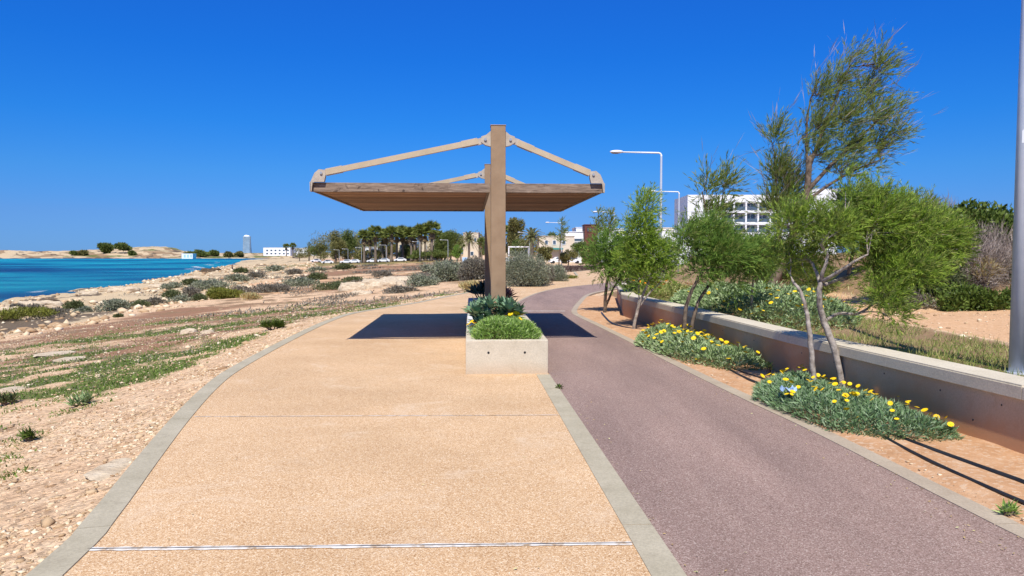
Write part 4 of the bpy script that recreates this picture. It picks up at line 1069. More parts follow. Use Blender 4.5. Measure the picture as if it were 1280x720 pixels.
def rosette(label, c, n, L, W, mat, heads=3, spread=.2, h=.25, name="succulent_plant", group="plants in the concrete planter"):
    root = thing(name, label, "plant", c, group); c = Vector(c)
    mb = MB(); P = []; D = []; Rl = []
    for k in range(heads):
        q = c + Vector((random.uniform(-1, 1) * spread, random.uniform(-1, 1) * spread, h * (.5 + .5 * random.random())))
        mb.tube(branch_path(c + Vector(((q.x - c.x) * .4, (q.y - c.y) * .4, -.02)), q, 0, .05, 4), [.02, .018, .016, .012], 6)
        for i in range(n):
            a = i * 2.4 + random.random() * .3; el = .15 + 1.2 * (i / n)
            d = Vector((math.cos(a) * math.cos(el), math.sin(a) * math.cos(el), math.sin(el)))
            P.append(q - Vector((0, 0, .03 * (1 - i / n)))); D.append(d); Rl.append(Vector((-math.sin(a), math.cos(a), 0)).cross(d) + Vector((0, 0, .01)))
    n_ = len(P)
    leafmesh("leaves", np.array(P), np.array(D), L * (.7 + .4 * RNG.random(n_)), W * (.8 + .4 * RNG.random(n_)), M[mat], root, roll=np.array([(-d[1] * d[2], 0 * d[0], 1 + d[0]) for d in D]), bend=.12)
    mb.build("stem", M['bark2'], root)
    return root
rosette("broad leaved grey green succulent clump in front of the near shelter post", sh(-.12, 1.75, ptop), 18, .23, .10, 'succ', 10, .30, .38)
rosette("broad leaved grey green succulent at the planter's right rim", sh(.22, 1.9, ptop), 18, .21, .095, 'succ', 7, .22, .36)
rosette("grey green succulent at the left of the near shelter post above the seat", sh(-.30, 1.6, ptop), 16, .19, .085, 'succ', 5, .14, .24)
rosette("purple leaved plant right of the near shelter post", sh(.14, 3.2, ptop), 16, .20, .06, 'purp', 4, .10, .50)
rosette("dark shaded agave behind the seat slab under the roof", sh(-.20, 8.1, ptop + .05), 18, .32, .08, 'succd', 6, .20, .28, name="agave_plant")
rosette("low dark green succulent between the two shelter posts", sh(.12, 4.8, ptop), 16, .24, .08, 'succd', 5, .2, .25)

# small plants close by on the left
def hp(px, py): p = hit(px, py); return (p.x, p.y, p.z)
rosette("small dark green thistle on the gravel near the left edge", hp(40, 551), 18, .13, .022, 'ivy', 4, .05, .06, "thistle_plant", "small plants on the gravel")
rosette("small silver leaved plant on the gravel beside a green patch", hp(106, 507), 18, .15, .03, 'gazs', 6, .11, .06, "silver_plant", "small plants on the gravel")
rosette("dark green herb at the left edge of the gravel", hp(8, 506), 18, .16, .03, 'dark', 5, .12, .07, "herb_plant", "small plants on the gravel")
rosette("leafy green weed by the promenade verge", hp(343, 412), 20, .20, .06, 'ivy', 7, .22, .10, "weed_plant", "small plants on the gravel")
rosette("tiny weed at the edge of the soil by the nearest hoses", (*G(1262, 645)[:2], .02), 14, .08, .014, 'gazp', 4, .05, .02, "weed_plant", "small plants on the soil")
rosette("thin sprig of weed growing at the foot of the garden wall", (*G(962, 472)[:2], .02), 12, .09, .02, 'gazp', 4, .03, .14, "weed_plant", "small plants on the soil")
rosette("tiny green weed in the gap by the planter's corner", (*G(698, 486)[:2], .01), 10, .06, .02, 'ivy', 3, .03, .02, "weed_plant", "small plants on the soil")

# ------------------------------------------------------------------ ground cover and loose stones
def scatter(n, fx, keep):
    out = []
    while len(out) < n:
        X, Y = fx(n * 2); k = keep(X, Y); m = RNG.random(len(X)) < k
        out += list(zip(X[m], Y[m]))
    a = np.array(out[:n]); return a[:, 0], a[:, 1]
def left_field(m):
    Y = 3.0 + 38 * RNG.random(m) ** 2.0; xl = ipl(TL, Y) - .22
    wv = np.minimum(3.0 + Y * .75, 30); X = xl - wv * RNG.random(m) ** 1.4
    ok = (np.abs(X / np.maximum(Y, 1)) < .95); return X[ok], Y[ok]
def stones():
    n = 24000
    X, Y = scatter(n, left_field, lambda x, y: .25 + .75 * sm(.42, .62, fbm(x / .8, y / .6, 201, 3)))
    Z = height(X, Y)
    s = (.004 + .012 * RNG.random(n) ** 2.2 + .035 * (RNG.random(n) > .994) * RNG.random(n)) * (1 + Y * .035)
    # soil-bed and track stones
    X2 = []; Y2 = []
    for i in range(2600):
        y = 4 + 16 * random.random() ** 1.6; a = np.interp(y, [p[1] for p in ARm], [p[0] for p in ARm]) + .18; b = wallx(y) - .02
        X2.append(a + (b - a) * random.random()); Y2.append(y)
    X2 = np.array(X2); Y2 = np.array(Y2)
    X3 = 6.4 + 4.5 * RNG.random(500); Y3 = 7 + 11 * RNG.random(500)
    X = np.concatenate([X, X2, X3]); Y = np.concatenate([Y, Y2, Y3]); Z = np.concatenate([Z, np.full(2600, .018), height(X3, Y3)])
    s = np.concatenate([s, .003 + .011 * RNG.random(2600) ** 3, .01 + .03 * RNG.random(500) ** 3])
    def shore_field(m):
        Y4 = 28 + 260 * RNG.random(m) ** 1.8; xs = xshore(Y4); xl = ipl(TL, Y4)
        return xs - 3 + (xl - xs) * .5 * RNG.random(m), Y4
    X4, Y4 = scatter(5200, shore_field, lambda x, y: .15 + .85 * sm(.45, .65, fbm(x / 6, y / 5, 205, 3)))
    Z4 = height(X4, Y4); k4 = Z4 > SEA_Z - .1; X4, Y4, Z4 = X4[k4], Y4[k4], Z4[k4]
    X = np.concatenate([X, X4]); Y = np.concatenate([Y, Y4]); Z = np.concatenate([Z, Z4]); s = np.concatenate([s, (.05 + .20 * RNG.random(len(X4)) ** 4) * (1 + Y4 * .004)])
    n = len(X)
    bm = bmesh.new(); bmesh.ops.create_icosphere(bm, subdivisions=1, radius=1); bm.verts.index_update()
    bv = np.array([v.co[:] for v in bm.verts]); bf = np.array([[v.index for v in f.verts] for f in bm.faces]); bm.free()
    k = len(bv)
    J = 1 + .95 * (RNG.random((n, k)) - .5)
    sc = np.stack([s * (1 + .7 * RNG.random(n)), s * (.8 + .5 * RNG.random(n)), s * (.45 + .4 * RNG.random(n))], 1)
    an = RNG.random(n) * 6.28; ca, sa = np.cos(an), np.sin(an)
    V = bv[None] * J[..., None] * sc[:, None]
    V = np.stack([V[..., 0] * ca[:, None] - V[..., 1] * sa[:, None], V[..., 0] * sa[:, None] + V[..., 1] * ca[:, None], V[..., 2]], -1)
    V = V + np.stack([X, Y, Z + sc[:, 2] * .3], 1)[:, None]
    Fc = (bf[None] + (np.arange(n) * k)[:, None, None]).reshape(-1, 3)
    me = bpy.data.meshes.new("loose_stones"); V = V.reshape(-1, 3)
    me.vertices.add(len(V)); me.vertices.foreach_set("co", V.ravel().astype(np.float32))
    me.loops.add(Fc.size); me.loops.foreach_set("vertex_index", Fc.ravel().astype(np.int32))
    me.polygons.add(len(Fc)); me.polygons.foreach_set("loop_start", (np.arange(len(Fc)) * 3).astype(np.int32)); me.polygons.foreach_set("loop_total", np.full(len(Fc), 3, np.int32))
    me.update(calc_edges=True); me.materials.append(M['pebble'])
    o = bpy.data.objects.new("loose_stones", me); C.objects.link(o); tag(o, "small loose stones strewn over gravel and soil", "stones", kind="stuff")
stones()
def cov_at(X, Y): return cover(X, Y, np.zeros_like(X) - 1.0)
def herbs():
    X, Y = scatter(26000, left_field, lambda x, y: sm(.42, .62, cov_at(x, y)[1] + (fbm(x / .35, y / .3, 211, 3) - .5) * .9))
    Z = height(X, Y); n = len(X); D = RNG.normal(size=(n, 3)) * .7; D[:, 2] += .5
    sc = 1 + Y * .06
    o = leafmesh("ground_herbs", np.stack([X, Y, Z - .005], 1), D, (.018 + .022 * RNG.random(n)) * sc, (.007 + .006 * RNG.random(n)) * sc, M['herb']); tag(o, "low green herbs matted over the coastal gravel", "ground cover", kind="stuff")
    X, Y = scatter(12000, left_field, lambda x, y: sm(.42, .62, cov_at(x, y)[4] + (fbm(x / .4, y / .3, 221, 3) - .5) * .9))
    Z = height(X, Y); n = len(X); D = RNG.normal(size=(n, 3)) * .7; D[:, 2] += .6; sc = 1 + Y * .06
    o = leafmesh("dry_stubble", np.stack([X, Y, Z - .005], 1), D, (.02 + .03 * RNG.random(n)) * sc, .004 * sc, M['brush']); tag(o, "dry brown stubble between the green patches", "ground cover", kind="stuff")
    def scrub(m):
        Y = 24 + 190 * RNG.random(m) ** 1.6; xs = xshore(Y); xl = ipl(TL, Y)
        X = xl - 1 - (xl - xs) * .8 * RNG.random(m); return X, Y
    X, Y = scatter(16000, scrub, lambda x, y: sm(.58, .70, fbm(x / 5.5, y / 7, 225, 4)) * sm(28, 60, y))
    Z = height(X, Y); n = len(X); D = RNG.normal(size=(n, 3)) * .7; D[:, 2] += .5; sc = 1 + Y * .018
    o = leafmesh("low_scrub", np.stack([X, Y, Z + .08 * RNG.random(n)], 1), D, (.08 + .07 * RNG.random(n)) * sc, (.03 + .02 * RNG.random(n)) * sc, M['greyb']); tag(o, "ragged low scrub matted over the coastal plain", "ground cover", kind="stuff")
    def verge(m):
        Y = 4 + 20 * RNG.random(m) ** 1.3; X = np.interp(Y, [p[1] for p in WALL], [p[0] for p in WALL]) + .33 + 3.0 * RNG.random(m) ** 1.3
        return X, Y
    X, Y = scatter(34000, verge, lambda x, y: sm(.3, .6, fbm(x / .5, y / .5, 231, 3) + .1) * (1 - sm(6.2, 6.9, x)))
    Z = height(X, Y); n = len(X); D = RNG.normal(size=(n, 3)) * .45; D[:, 2] += .8
    o = leafmesh("verge_grass", np.stack([X, Y, Z - .01], 1), D, .04 + .10 * RNG.random(n), .005 + .005 * RNG.random(n), M['grass']); tag(o, "dry green and straw grass along the back of the garden wall", "grass", kind="stuff")
    def back(m):
        return 5 + 14 * RNG.random(m), 18 + 22 * RNG.random(m)
    X, Y = scatter(6000, back, lambda x, y: sm(.42, .6, fbm(x / 1.2, y / 1.2, 241, 3)))
    Z = height(X, Y); n = len(X); D = RNG.normal(size=(n, 3)) * .5; D[:, 2] += .8
    o = leafmesh("rough_grass", np.stack([X, Y, Z - .01], 1), D, .10 + .2 * RNG.random(n), .014, M['straw']); tag(o, "straw coloured rough grass behind the far trees", "grass", kind="stuff")
herbs()
def litter():
    n = 420; X = []; Y = []
    for i in range(n):
        y = 3.5 + 17 * random.random() ** 1.5; k = random.random()
        if k < .6: x = float(np.interp(y, [p[1] for p in ARm], [p[0] for p in ARm])) - .02 - .35 * random.random() ** 2.5
        elif k < .8: x = float(np.interp(y, [p[1] for p in ALm], [p[0] for p in ALm])) + .02 + .25 * random.random() ** 2.5 if y < 9.5 else random.uniform(.6, 1.6)
        else: x = random.uniform(-2.2, 2.2)
        X.append(x); Y.append(y)
    P = np.stack([X, Y, np.full(n, .012)], 1); D = RNG.normal(size=(n, 3)); D[:, 2] *= .12
    R_ = RNG.normal(size=(n, 3)) * .3; R_[:, 2] *= .1; R_ = np.cross(D, np.array([[0, 0, 1.0]])) * 0 + np.array([[0, 0, 1.0]]) + R_
    o = leafmesh("leaf_litter", P, D, .012 + .022 * RNG.random(n), .006 + .006 * RNG.random(n), M['straw'], roll=R_); tag(o, "dry leaf scraps blown along the edges of the paving", "leaf litter", kind="stuff")
litter()
# rocks
def rock(label, px, py, wpx, hpx, mat='rock', name="rock_slab", depth=1.0, group="pale rocks on the coastal ground", seed=1, xyz=None, parts=1, thick=None):
    p = hit(px, py) if xyz is None else Vector(xyz); s = p.y / F
    rx = wpx * s / 2; ry = rx * depth; rz = thick if thick else max(hpx * s * .8, .03)
    bm = bmesh.new(); bmesh.ops.create_icosphere(bm, subdivisions=4, radius=1)
    for v in bm.verts:
        c = v.co; f = .68 + .55 * float(fbm(np.array([c.x * 1.7 + seed * 3.1]), np.array([c.y * 1.7 + c.z * 1.3 + seed]), 301 + seed, 4)[0])
        zq = c.z * f
        zq = min(zq, .35 + .3 * float(vnoise(np.array([c.x * 2.6 + seed]), np.array([c.y * 2.6]), 311)[0]))
        v.co = Vector((c.x * f * rx, c.y * f * ry, zq * rz * 1.6))
    me = bpy.data.meshes.new(name); bm.to_mesh(me); bm.free(); me.materials.append(M[mat])
    o = bpy.data.objects.new(name, me); C.objects.link(o); o.location = (p.x, p.y + ry * .5, p.z); return tag(o, label, "rock", group)
rock("pale flat limestone slab right beside the near promenade kerb", 138, 592, 74, 14, depth=1.3, seed=2, thick=.02)
rock("long pale limestone slab among green patches, the left one of two", 60, 445, 44, 7, seed=3, depth=1.2, thick=.05)
rock("narrow pale limestone slab just right of the long slab", 82, 452, 34, 6, seed=4, depth=1.4, thick=.05)
rock("rounded pale boulder sitting on the brown ground", 233, 417, 22, 7, seed=5)
rock("small pale boulder on the right of the rounded boulder", 258, 417, 18, 5, seed=6)
rock("flat whitish stone at the left edge by the dark herb", 12, 490, 40, 8, seed=7, thick=.04)
rock("broad pale rock outcrop in the middle of the plain", 478, 360, 62, 15, seed=8, depth=.7)
rock("pale rounded hump at the left end of the rock outcrop", 440, 363, 40, 13, seed=9, depth=.7)
rock("stretch of pale rock behind the broad outcrop", 500, 354, 60, 10, seed=10, depth=.7)
rock("low pale rock ledge at the front of the outcrop", 452, 368, 28, 6, seed=11, depth=.7)
for i, (px, py, wp, hpx, lb) in enumerate([(45, 385, 60, 10, "wide pale shore rock behind the moss green cushion"), (150, 365, 40, 7, "tan shore rock above the silver bush"), (200, 360, 44, 7, "long tan shore rock right of the silver bush"), (10, 390, 26, 9, "whitish boulder at the far left edge of the shore"), (110, 368, 24, 5, "small tan rock at the water's edge"), (235, 350, 30, 5, "tan rock ledge nearest the surf")]):
    rock(lb, px, py, wp, hpx, seed=20 + i, depth=.6, group="rocks along the shore")
rock("dark wet rock ledge in the surf at the point", 262, 340, 26, 6, mat='rockd', name="sea_rock", seed=31, depth=.6, group="rocks along the shore")
rock("dark undercut rock on the left shore", 62, 378, 22, 5, mat='rockd', name="sea_rock", seed=32, depth=.6, group="rocks along the shore")
# ------------------------------------------------------------------ hoses, stake, litter
def hose(label, pts, r, group="black irrigation hoses in the planted bed"):
    P = smooth_line([(*G(a, b, .035)[:2], .035 + (q[0] if q else 0)) for a, b, *q in pts], 6)
    mb = MB(); mb.tube(P, r, 10); o = mb.build("irrigation_hose", M['pipe'], None, True, P[0]); return tag(o, label, "hose", group)
hose("thicker black hose nearest the wall, running out of the front flower mound", [(1092, 534), (1118, 544), (1160, 560), (1215, 580), (1285, 605), (1400, 650)], .020)
hose("thinner black hose nearest the kerb, running out of the front flower mound", [(1085, 535), (1110, 549), (1150, 570), (1210, 598), (1285, 630), (1400, 675)], .014)
hose("black hose between the two flower mounds, the lower one", [(895, 452), (915, 464), (940, 476), (975, 488)], .017)
hose("black hose between the two flower mounds, the one nearer the wall", [(905, 456), (930, 466), (960, 475), (1000, 490)], .013)
hose("black hose looping from the smallest tamarisk to the slim one", [(752, 391), (757, 397), (765, 404), (780, 409), (800, 412), (815, 412)], .022)
mb = MB(); p = A(939, 384, 13.0); b = hz(p.x, 13.0)
mb.tube([(p.x, 13.0, .3), (p.x + .01, 13.0, .9), (p.x + .03, 13.0, 1.16)], [.022, .021, .019], 7)
tag(mb.build("wooden_stake", M['stake'], None, False, (p.x, 13, .3)), "thin pale wooden stake standing in the grey flower mound", "stake")
mb = MB(); p = Vector((*G(985, 489, .2)[:2], .215))
v = []; rr = random.Random(3)
for i in range(7):
    for j in range(5): v.append((p.x + (i - 3) * .022 + rr.uniform(-.006, .006), p.y + (j - 2) * .03 + rr.uniform(-.006, .006), p.z + rr.uniform(-.018, .022) + .02 * math.sin(i * 1.3)))
mb.add(v, [(i * 5 + j, (i + 1) * 5 + j, (i + 1) * 5 + j + 1, i * 5 + j + 1) for i in range(6) for j in range(4)])
o = mb.build("plastic_wrapper", M['wrap'], None, False, tuple(p)); tag(o, "crumpled pale blue plastic wrapper lying on the front flower mound", "litter")
sm_ = o.modifiers.new("thickness", 'SOLIDIFY'); sm_.thickness = .002

# ------------------------------------------------------------------ street lamps
def lamp_proto():
    root = thing("street_lamp", "x", "street lamp", (0, 0, 0), "street lamps along the promenade")
    mb = MB(); mb.tube([(0, 0, -.3), (0, 0, 3.0), (0, 0, 6.38), (0, 0, 6.46)], [.072, .066, .052, .05], 16); mb.build("pole", M['polegrey'], root, smooth=True)
    mb = MB(); mb.tube([(0, 0, 6.36), (-.01, 0, 6.47), (-.05, 0, 6.53), (-.14, 0, 6.56), (-1.9, 0, 6.60)], [.045, .045, .043, .04, .034], 12); mb.build("arm", M['lampwhite'], root, smooth=True)
    mb = MB(); mb.ellip((-2.2, 0, 6.615), (.34, .15, .085), 18, 9); h = mb.build("lamp_head", M['lampwhite'], root, smooth=True)
    mb = MB(); mb.ellip((-2.25, 0, 6.565), (.24, .11, .055), 16, 7); mb.build("lens", M['lens'], h, smooth=True)
    mb = MB(); mb.tube([(0, 0, -.12), (0, 0, .012)], .11, 16); mb.build("base_plate", M['polegrey'], root)
    return root
LP = lamp_proto(); first = True
lamps = [(5.12, 7.42, 0, "thick grey lamp pole at the right edge close behind the garden wall"), (7.35, 36.5, 0, "tall street lamp with a full arm above the tamarisks right of the shelter roof"),
         (13.4, 59.3, 0, "street lamp in front of the white hotel's left corner"), (12.0, 86.7, 0, "street lamp against the white buildings left of the slim tamarisk"), (7.6, 112.7, 0, "street lamp among the thin trees right of the round bushes"),
         (3.7, 155, 0, "street lamp beside the white pergola and the big date palm"), (-19.8, 228, 0, "street lamp left of the shelter posts, the tallest of the row before the palms"), (-29.5, 236, 0, "second street lamp left of the shelter posts before the palms"),
         (-40.6, 238, 0, "third street lamp left of the shelter posts before the palms"), (-48.6, 238, 0, "fourth street lamp left of the shelter posts before the brown tree"), (-53.2, 239, 0, "fifth street lamp left of the shelter posts, close to the fourth"), (-57.0, 243, 0, "sixth and smallest street lamp left of the shelter posts")]
for i, (x, y, rz, lb) in enumerate(lamps):
    o = LP if i == 0 else copy_tree(LP)
    o.location = (x, y, hz(x, y)); o.rotation_euler.z = [0, 0, -.05, .1, .1, .1, .15, .2, .2, .2, .2, .2][i]; o["label"] = lb
    sc_ = [1, 1, 1, 1, 1, 1, 1, .98, .88, .80, .76, .72][i]; o.scale = (sc_, sc_, sc_)
    if i == 0:
        mb = MB(); zz = 2.78 - o.location.z
        for q in range(9): pass
        n = 8; v = []
        for k in range(n):
            a = math.pi * (1.22 + .5 * k / (n - 1)); v += [(math.cos(a) * .0685, math.sin(a) * .0685, zz - .09), (math.cos(a) * .0685, math.sin(a) * .0685, zz + .09 - .06 * abs(k - 3.5) / 3.5)]
        m2 = MB(); m2.add(v, [(2 * k, 2 * k + 2, 2 * k + 3, 2 * k + 1) for k in range(n - 1)])
        st = m2.build("sticker", M['sticker']); st.parent = o

# ------------------------------------------------------------------ buildings
def bldg(name, label, Y, px0, px1, pyt, pyb, depth, mat, wins=(), group=None, cat="building", roof=True, rot=0, winmat='glass', frmat='whiteb'):
    a = A(px0, pyt, Y); b = A(px1, pyb, Y); cx = (a.x + b.x) / 2; W = b.x - a.x; z1 = a.z; z0 = min(b.z, hz(cx, Y) - .5)
    root = thing(name, label, cat, (cx, Y, z0), group)
    mb = MB(); mb.box((cx, Y + depth / 2, (z0 + z1) / 2), (W, depth, z1 - z0)); mb.build("wall", M[mat], root)
    if roof:
        mb = MB(); t = .18
        mb.box((cx, Y + depth / 2, z1 + .06), (W + .3, depth + .3, .12)); mb.build("roof", M[mat], root)
    for (u, v, w_, h_) in wins:                       # pixels: centre and size
        p = A(u, v, Y); s = Y / F; w2 = w_ * s; h2 = h_ * s; t = max(.08, w2 * .06)
        mb = MB()
        for (dx, dz, ww, hh) in ((0, h2 / 2, w2 + t, t), (0, -h2 / 2, w2 + t, t), (-w2 / 2, 0, t, h2 - t), (w2 / 2, 0, t, h2 - t)): mb.box((p.x + dx, Y - .03, p.z + dz), (ww, .16, hh))
        f = mb.build("window", M[frmat], root)
        mb = MB(); mb.box((p.x, Y + .0, p.z), (w2 - t, .06, h2 - t)); mb.build("pane", M[winmat], f)
    return root
def hotel():
    Y = 200.0; s = Y / F
    x = lambda px: A(px, 300, Y).x
    z = lambda py: A(900, py, Y).z
    root = thing("hotel", "long white flat roofed hotel with rows of recessed balconies behind the trees", "hotel", (x(950), Y, -1))
    X0, X1 = x(859), x(1046); zb = -1.5
    mb = MB(); mb.box(((X0 + X1) / 2, Y + 9.0, (z(244) + zb) / 2), (X1 - X0, 14.4, z(244) - zb)); mb.build("wall", M['white'], root)
    # solid end bay, base and parapet stand forward of the recesses
    mb = MB()
    xa = x(902)
    mb.box(((X0 + xa) / 2, Y + .9, (z(243.5) + zb) / 2), (xa - X0, 1.8, z(243.5) - zb))
    xe = x(1008)
    mb.box(((xe + X1) / 2, Y + .9, (z(236) + zb) / 2), (X1 - xe, 1.8, z(236) - zb))
    mb.box(((xa + xe) / 2, Y + .9, (z(290.5) + zb) / 2), (xe - xa - .01, 1.8, z(290.5) - zb))
    mb.box(((xa + xe) / 2, Y + .9, (z(243.5) + z(253)) / 2), (xe - xa - .01, 1.8, z(243.5) - z(253)))
    mb.build("facade", M['white'], root)
    mb = MB(); mb.box((x(1035), Y + 9, (z(236) + z(244)) / 2 + .02), (x(1046) - x(1024) , 14, z(236) - z(244))); mb.build("stair_block", M['white'], root)
    for py in (264.5, 279.5):
        mb = MB(); mb.box(((xa + xe) / 2, Y + .86, z(py)), (xe - xa - .02, 1.7, .62)); mb.build("balcony_slab", M['whiteb'], root)
    nb = 7; bw = (xe - xa) / nb
    for k in range(1, nb):
        mb = MB(); mb.box((xa + bw * k, Y + .8, (z(290.4) + z(253.1)) / 2), (.42, 1.5, z(253.1) - z(290.4))); mb.build("fin_wall", M['whiteb'], root)
    for (pt, pb) in ((253.2, 263), (266, 278), (281, 290.4)):
        for k in range(nb):
            cx = xa + bw * (k + .5); w_ = bw - .5; h_ = z(pt) - z(pb) - .1; zc = (z(pt) + z(pb)) / 2
            mb = MB()
            for (dx, dz, ww, hh) in ((0, h_ / 2 - .06, w_, .12), (0, -h_ / 2 + .06, w_, .12), (-w_ / 2 + .06, 0, .12, h_ - .24), (w_ / 2 - .06, 0, .12, h_ - .24), (0, 0, .1, h_ - .24)): mb.box((cx + dx, Y + 1.76, zc + dz), (ww, .12, hh))
            f = mb.build("window", M['whiteb'], root)
            mb = MB(); mb.box((cx, Y + 1.785, zc), (w_ - .2, .04, h_ - .2)); mb.build("pane", M['glass'], f)
            mb = MB(); mb.box((cx, Y + .1, z(pb) + .55), (w_, .03, .95)); mb.build("balustrade", M['glass'], root)
hotel()
WB = "white buildings behind the promenade"
bldg("villa", "white villa with dark windows left of the rust red block", 175, 706, 738, 290, 318, 12, 'white', [(722, 300, 14, 4), (730, 303, 5, 7)], WB)
bldg("villa", "upper white storey stepped back behind the rust red block", 190, 720, 760, 284.5, 318, 12, 'white', [(750, 294, 16, 4)], WB)
bldg("red_block", "rust red cladded roof block between the white villas", 172, 731, 746, 281, 300, 6, 'redbox', [(735, 287, 2, 5), (738.5, 287, 2, 5), (742, 287, 2, 5)], frmat='redbox')
bldg("villa", "long white villa with a row of small windows right of the rust red block", 180, 752, 780, 286, 318, 12, 'white', [(758, 291, 3, 3), (764, 291, 3, 3), (770, 291, 3, 3), (776, 291, 3, 3)], WB)
bldg("villa", "white villa behind the slim tamarisk with a brown roof block", 180, 786, 846, 288, 318, 12, 'white', [(800, 296, 8, 6), (815, 296, 8, 6), (835, 300, 6, 8)], WB)
bldg("roof_block", "low brown roof block on the white villa behind the slim tamarisk", 183, 812, 842, 285, 290, 6, 'cream', [(820, 287.4, 4, 2), (834, 287.4, 4, 2)])
bldg("villa", "white house low down between the trees left of the hotel", 120, 840, 862, 300, 325, 8, 'white', [(846, 312, 4, 5), (855, 312, 4, 5)], WB)
CB = "cream buildings behind the palms"
r = bldg("cream_house", "cream house with a teal awning behind the big date palm", 168, 674, 718, 295.5, 322, 12, 'cream', [(683, 303, 4, 5), (693, 303, 4, 5), (705, 303, 4, 5)], CB)
mb = MB(); p0 = A(688, 311, 166.6); p1 = A(704, 313.5, 166.6); mb.box(((p0.x + p1.x) / 2, 167.2, p0.z), (p1.x - p0.x, 1.4, .35)); mb.build("awning", M['teal'], r)
bldg("cream_house", "cream house with a low gable seen through the palms left of the shelter post", 250, 579, 598, 291, 330, 12, 'cream', [(588, 300, 3, 5), (594, 300, 3, 5), (590, 317, 4, 5)], CB)
bldg("cream_house", "pinkish cream house behind the tall fan palm", 260, 527, 548, 301, 330, 12, 'cream', [(532, 309, 3, 5), (541, 309, 3, 5)], CB)
bldg("cream_house", "white cream house behind the fan palm pair near the middle of the row", 262, 496, 516, 301, 330, 12, 'cream', [(501, 308, 3, 4), (510, 308, 3, 4)], CB)
bldg("villa", "white low house behind the parked cars", 270, 455, 472, 309, 330, 10, 'white', [(459, 314, 3, 4), (467, 314, 3, 4)], WB)
far_w = [(334 + 5.2 * k, 313 + 4 * j, 2.6, 2) for k in range(6) for j in range(2)]
bldg("apartment_block", "distant white apartment block at the far end of the bay", 800, 329, 363, 309.5, 326, 22, 'white', far_w, None)
bldg("apartment_block", "distant white wing right of the apartment block", 820, 364, 392, 310, 326, 22, 'white', [(370 + 6 * k, 314, 2.6, 2) for k in range(4)], None)
r = bldg("beach_hut", "small flat white beach hut with blue shutters on the far shore", 700, 227, 241, 317, 323.5, 8, 'white', [(231, 320, 2.6, 3.6), (235, 320, 2.6, 3.6), (239, 320, 2.4, 3.6)], None, winmat='signblue')
def tower():
    Y = 4600.0; a = A(303, 292, Y); b = A(314.6, 318, Y); cx = (a.x + b.x) / 2; W = b.x - a.x; z0 = -2; z1 = A(309, 295.5, Y).z
    root = thing("tower", "tall twisting blue glass tower on the horizon", "tower", (cx, Y, z0))
    mb = MB(); n = 20; k = 26; v = []
    for j in range(k):
        t = j / (k - 1); sx = W / 2 * (.86 + .06 * (2 * t - 1) ** 2 - .06 * t); tw = .9 * t
        for i in range(n):
            a_ = 2 * math.pi * i / n; e = 1 / max(abs(math.cos(a_)), abs(math.sin(a_))) ** .85
            x_ = math.cos(a_) * sx * e; y_ = math.sin(a_) * sx * e * .8
            v.append((cx + x_ * math.cos(tw * .4) - y_ * math.sin(tw * .4), Y + x_ * math.sin(tw * .4) + y_ * math.cos(tw * .4), z0 + (z1 - z0) * t))
    mb.add(v, [(j * n + i, j * n + (i + 1) % n, (j + 1) * n + (i + 1) % n, (j + 1) * n + i) for j in range(k - 1) for i in range(n)] + [tuple(range((k - 1) * n, k * n))])
    mb.build("glass_body", M['tower'], root)
    mb = MB()
    for j in range(1, 24):
        zz = z0 + (z1 - z0) * j / 24; mb.box((cx, Y, zz), (W * .70, W * .62, .6), Matrix.Rotation(.36 * j / 24, 4, 'Z'))
    mb.build("floor_slabs", M['lampwhite'], root)
    mb = MB(); zt = A(309, 293.6, Y).z; mb.add([(cx - W * .30, Y - W * .25, z1), (cx + W * .30, Y - W * .25, z1), (cx + W * .30, Y + W * .25, z1), (cx - W * .30, Y + W * .25, z1), (cx - W * .12, Y - W * .1, zt), (cx + W * .2, Y - W * .1, zt - 3), (cx + W * .2, Y + W * .1, zt - 3), (cx - W * .12, Y + W * .1, zt)],
        [(0, 1, 5, 4), (1, 2, 6, 5), (2, 3, 7, 6), (3, 0, 4, 7), (4, 5, 6, 7)]); mb.build("crown_cap", M['whiteb'], root)
tower()
# white pergola frame, sign, low stone wall
def pergola():
    Y = 150.0; a = A(636, 308.5, Y); b = A(661, 326, Y); zg = hz(b.x, Y)
    root = thing("pergola", "white square pergola frame beyond the big round bush", "pergola", ((a.x + b.x) / 2, Y, zg))
    for x_ in (a.x, b.x):
        for y_ in (Y, Y + 3.5):
            mb = MB(); mb.box((x_, y_, (zg + a.z) / 2 - .1), (.22, .22, a.z - zg - .2)); mb.build("post", M['white'], root)
    for y_ in (Y, Y + 3.5):
        mb = MB(); mb.box(((a.x + b.x) / 2, y_, a.z), (b.x - a.x + .22, .22, .22)); mb.build("beam", M['white'], root)
    for x_ in (a.x, b.x):
        mb = MB(); mb.box((x_, Y + 1.75, a.z), (.2, 3.26, .2)); mb.build("beam", M['white'], root)
pergola()
def info_sign():
    p = hit(581, 334); Y = p.y; s = Y / F
    Y = 90.0; c = A(581, 325, Y); zg = hz(c.x, Y); s = Y / F
    root = thing("info_sign", "small pale blue board on two posts among the bushes left of the shelter post", "sign", (c.x, Y, zg))
    mb = MB(); mb.box((c.x, Y, c.z), (6.2 * s, .05, 6.5 * s), None, .01); mb.build("board", M['signblue'], root)
    for dx in (-2.2, 2.2):
        mb = MB(); mb.tube([(c.x + dx * s, Y + .05, zg - .1), (c.x + dx * s, Y + .05, c.z + 2.5 * s)], .03, 8); mb.build("post", M['polegrey'], root)
info_sign()
mb = MB(); a = G(704, 337.5, -.1); b = G(752, 336.5, -.1)
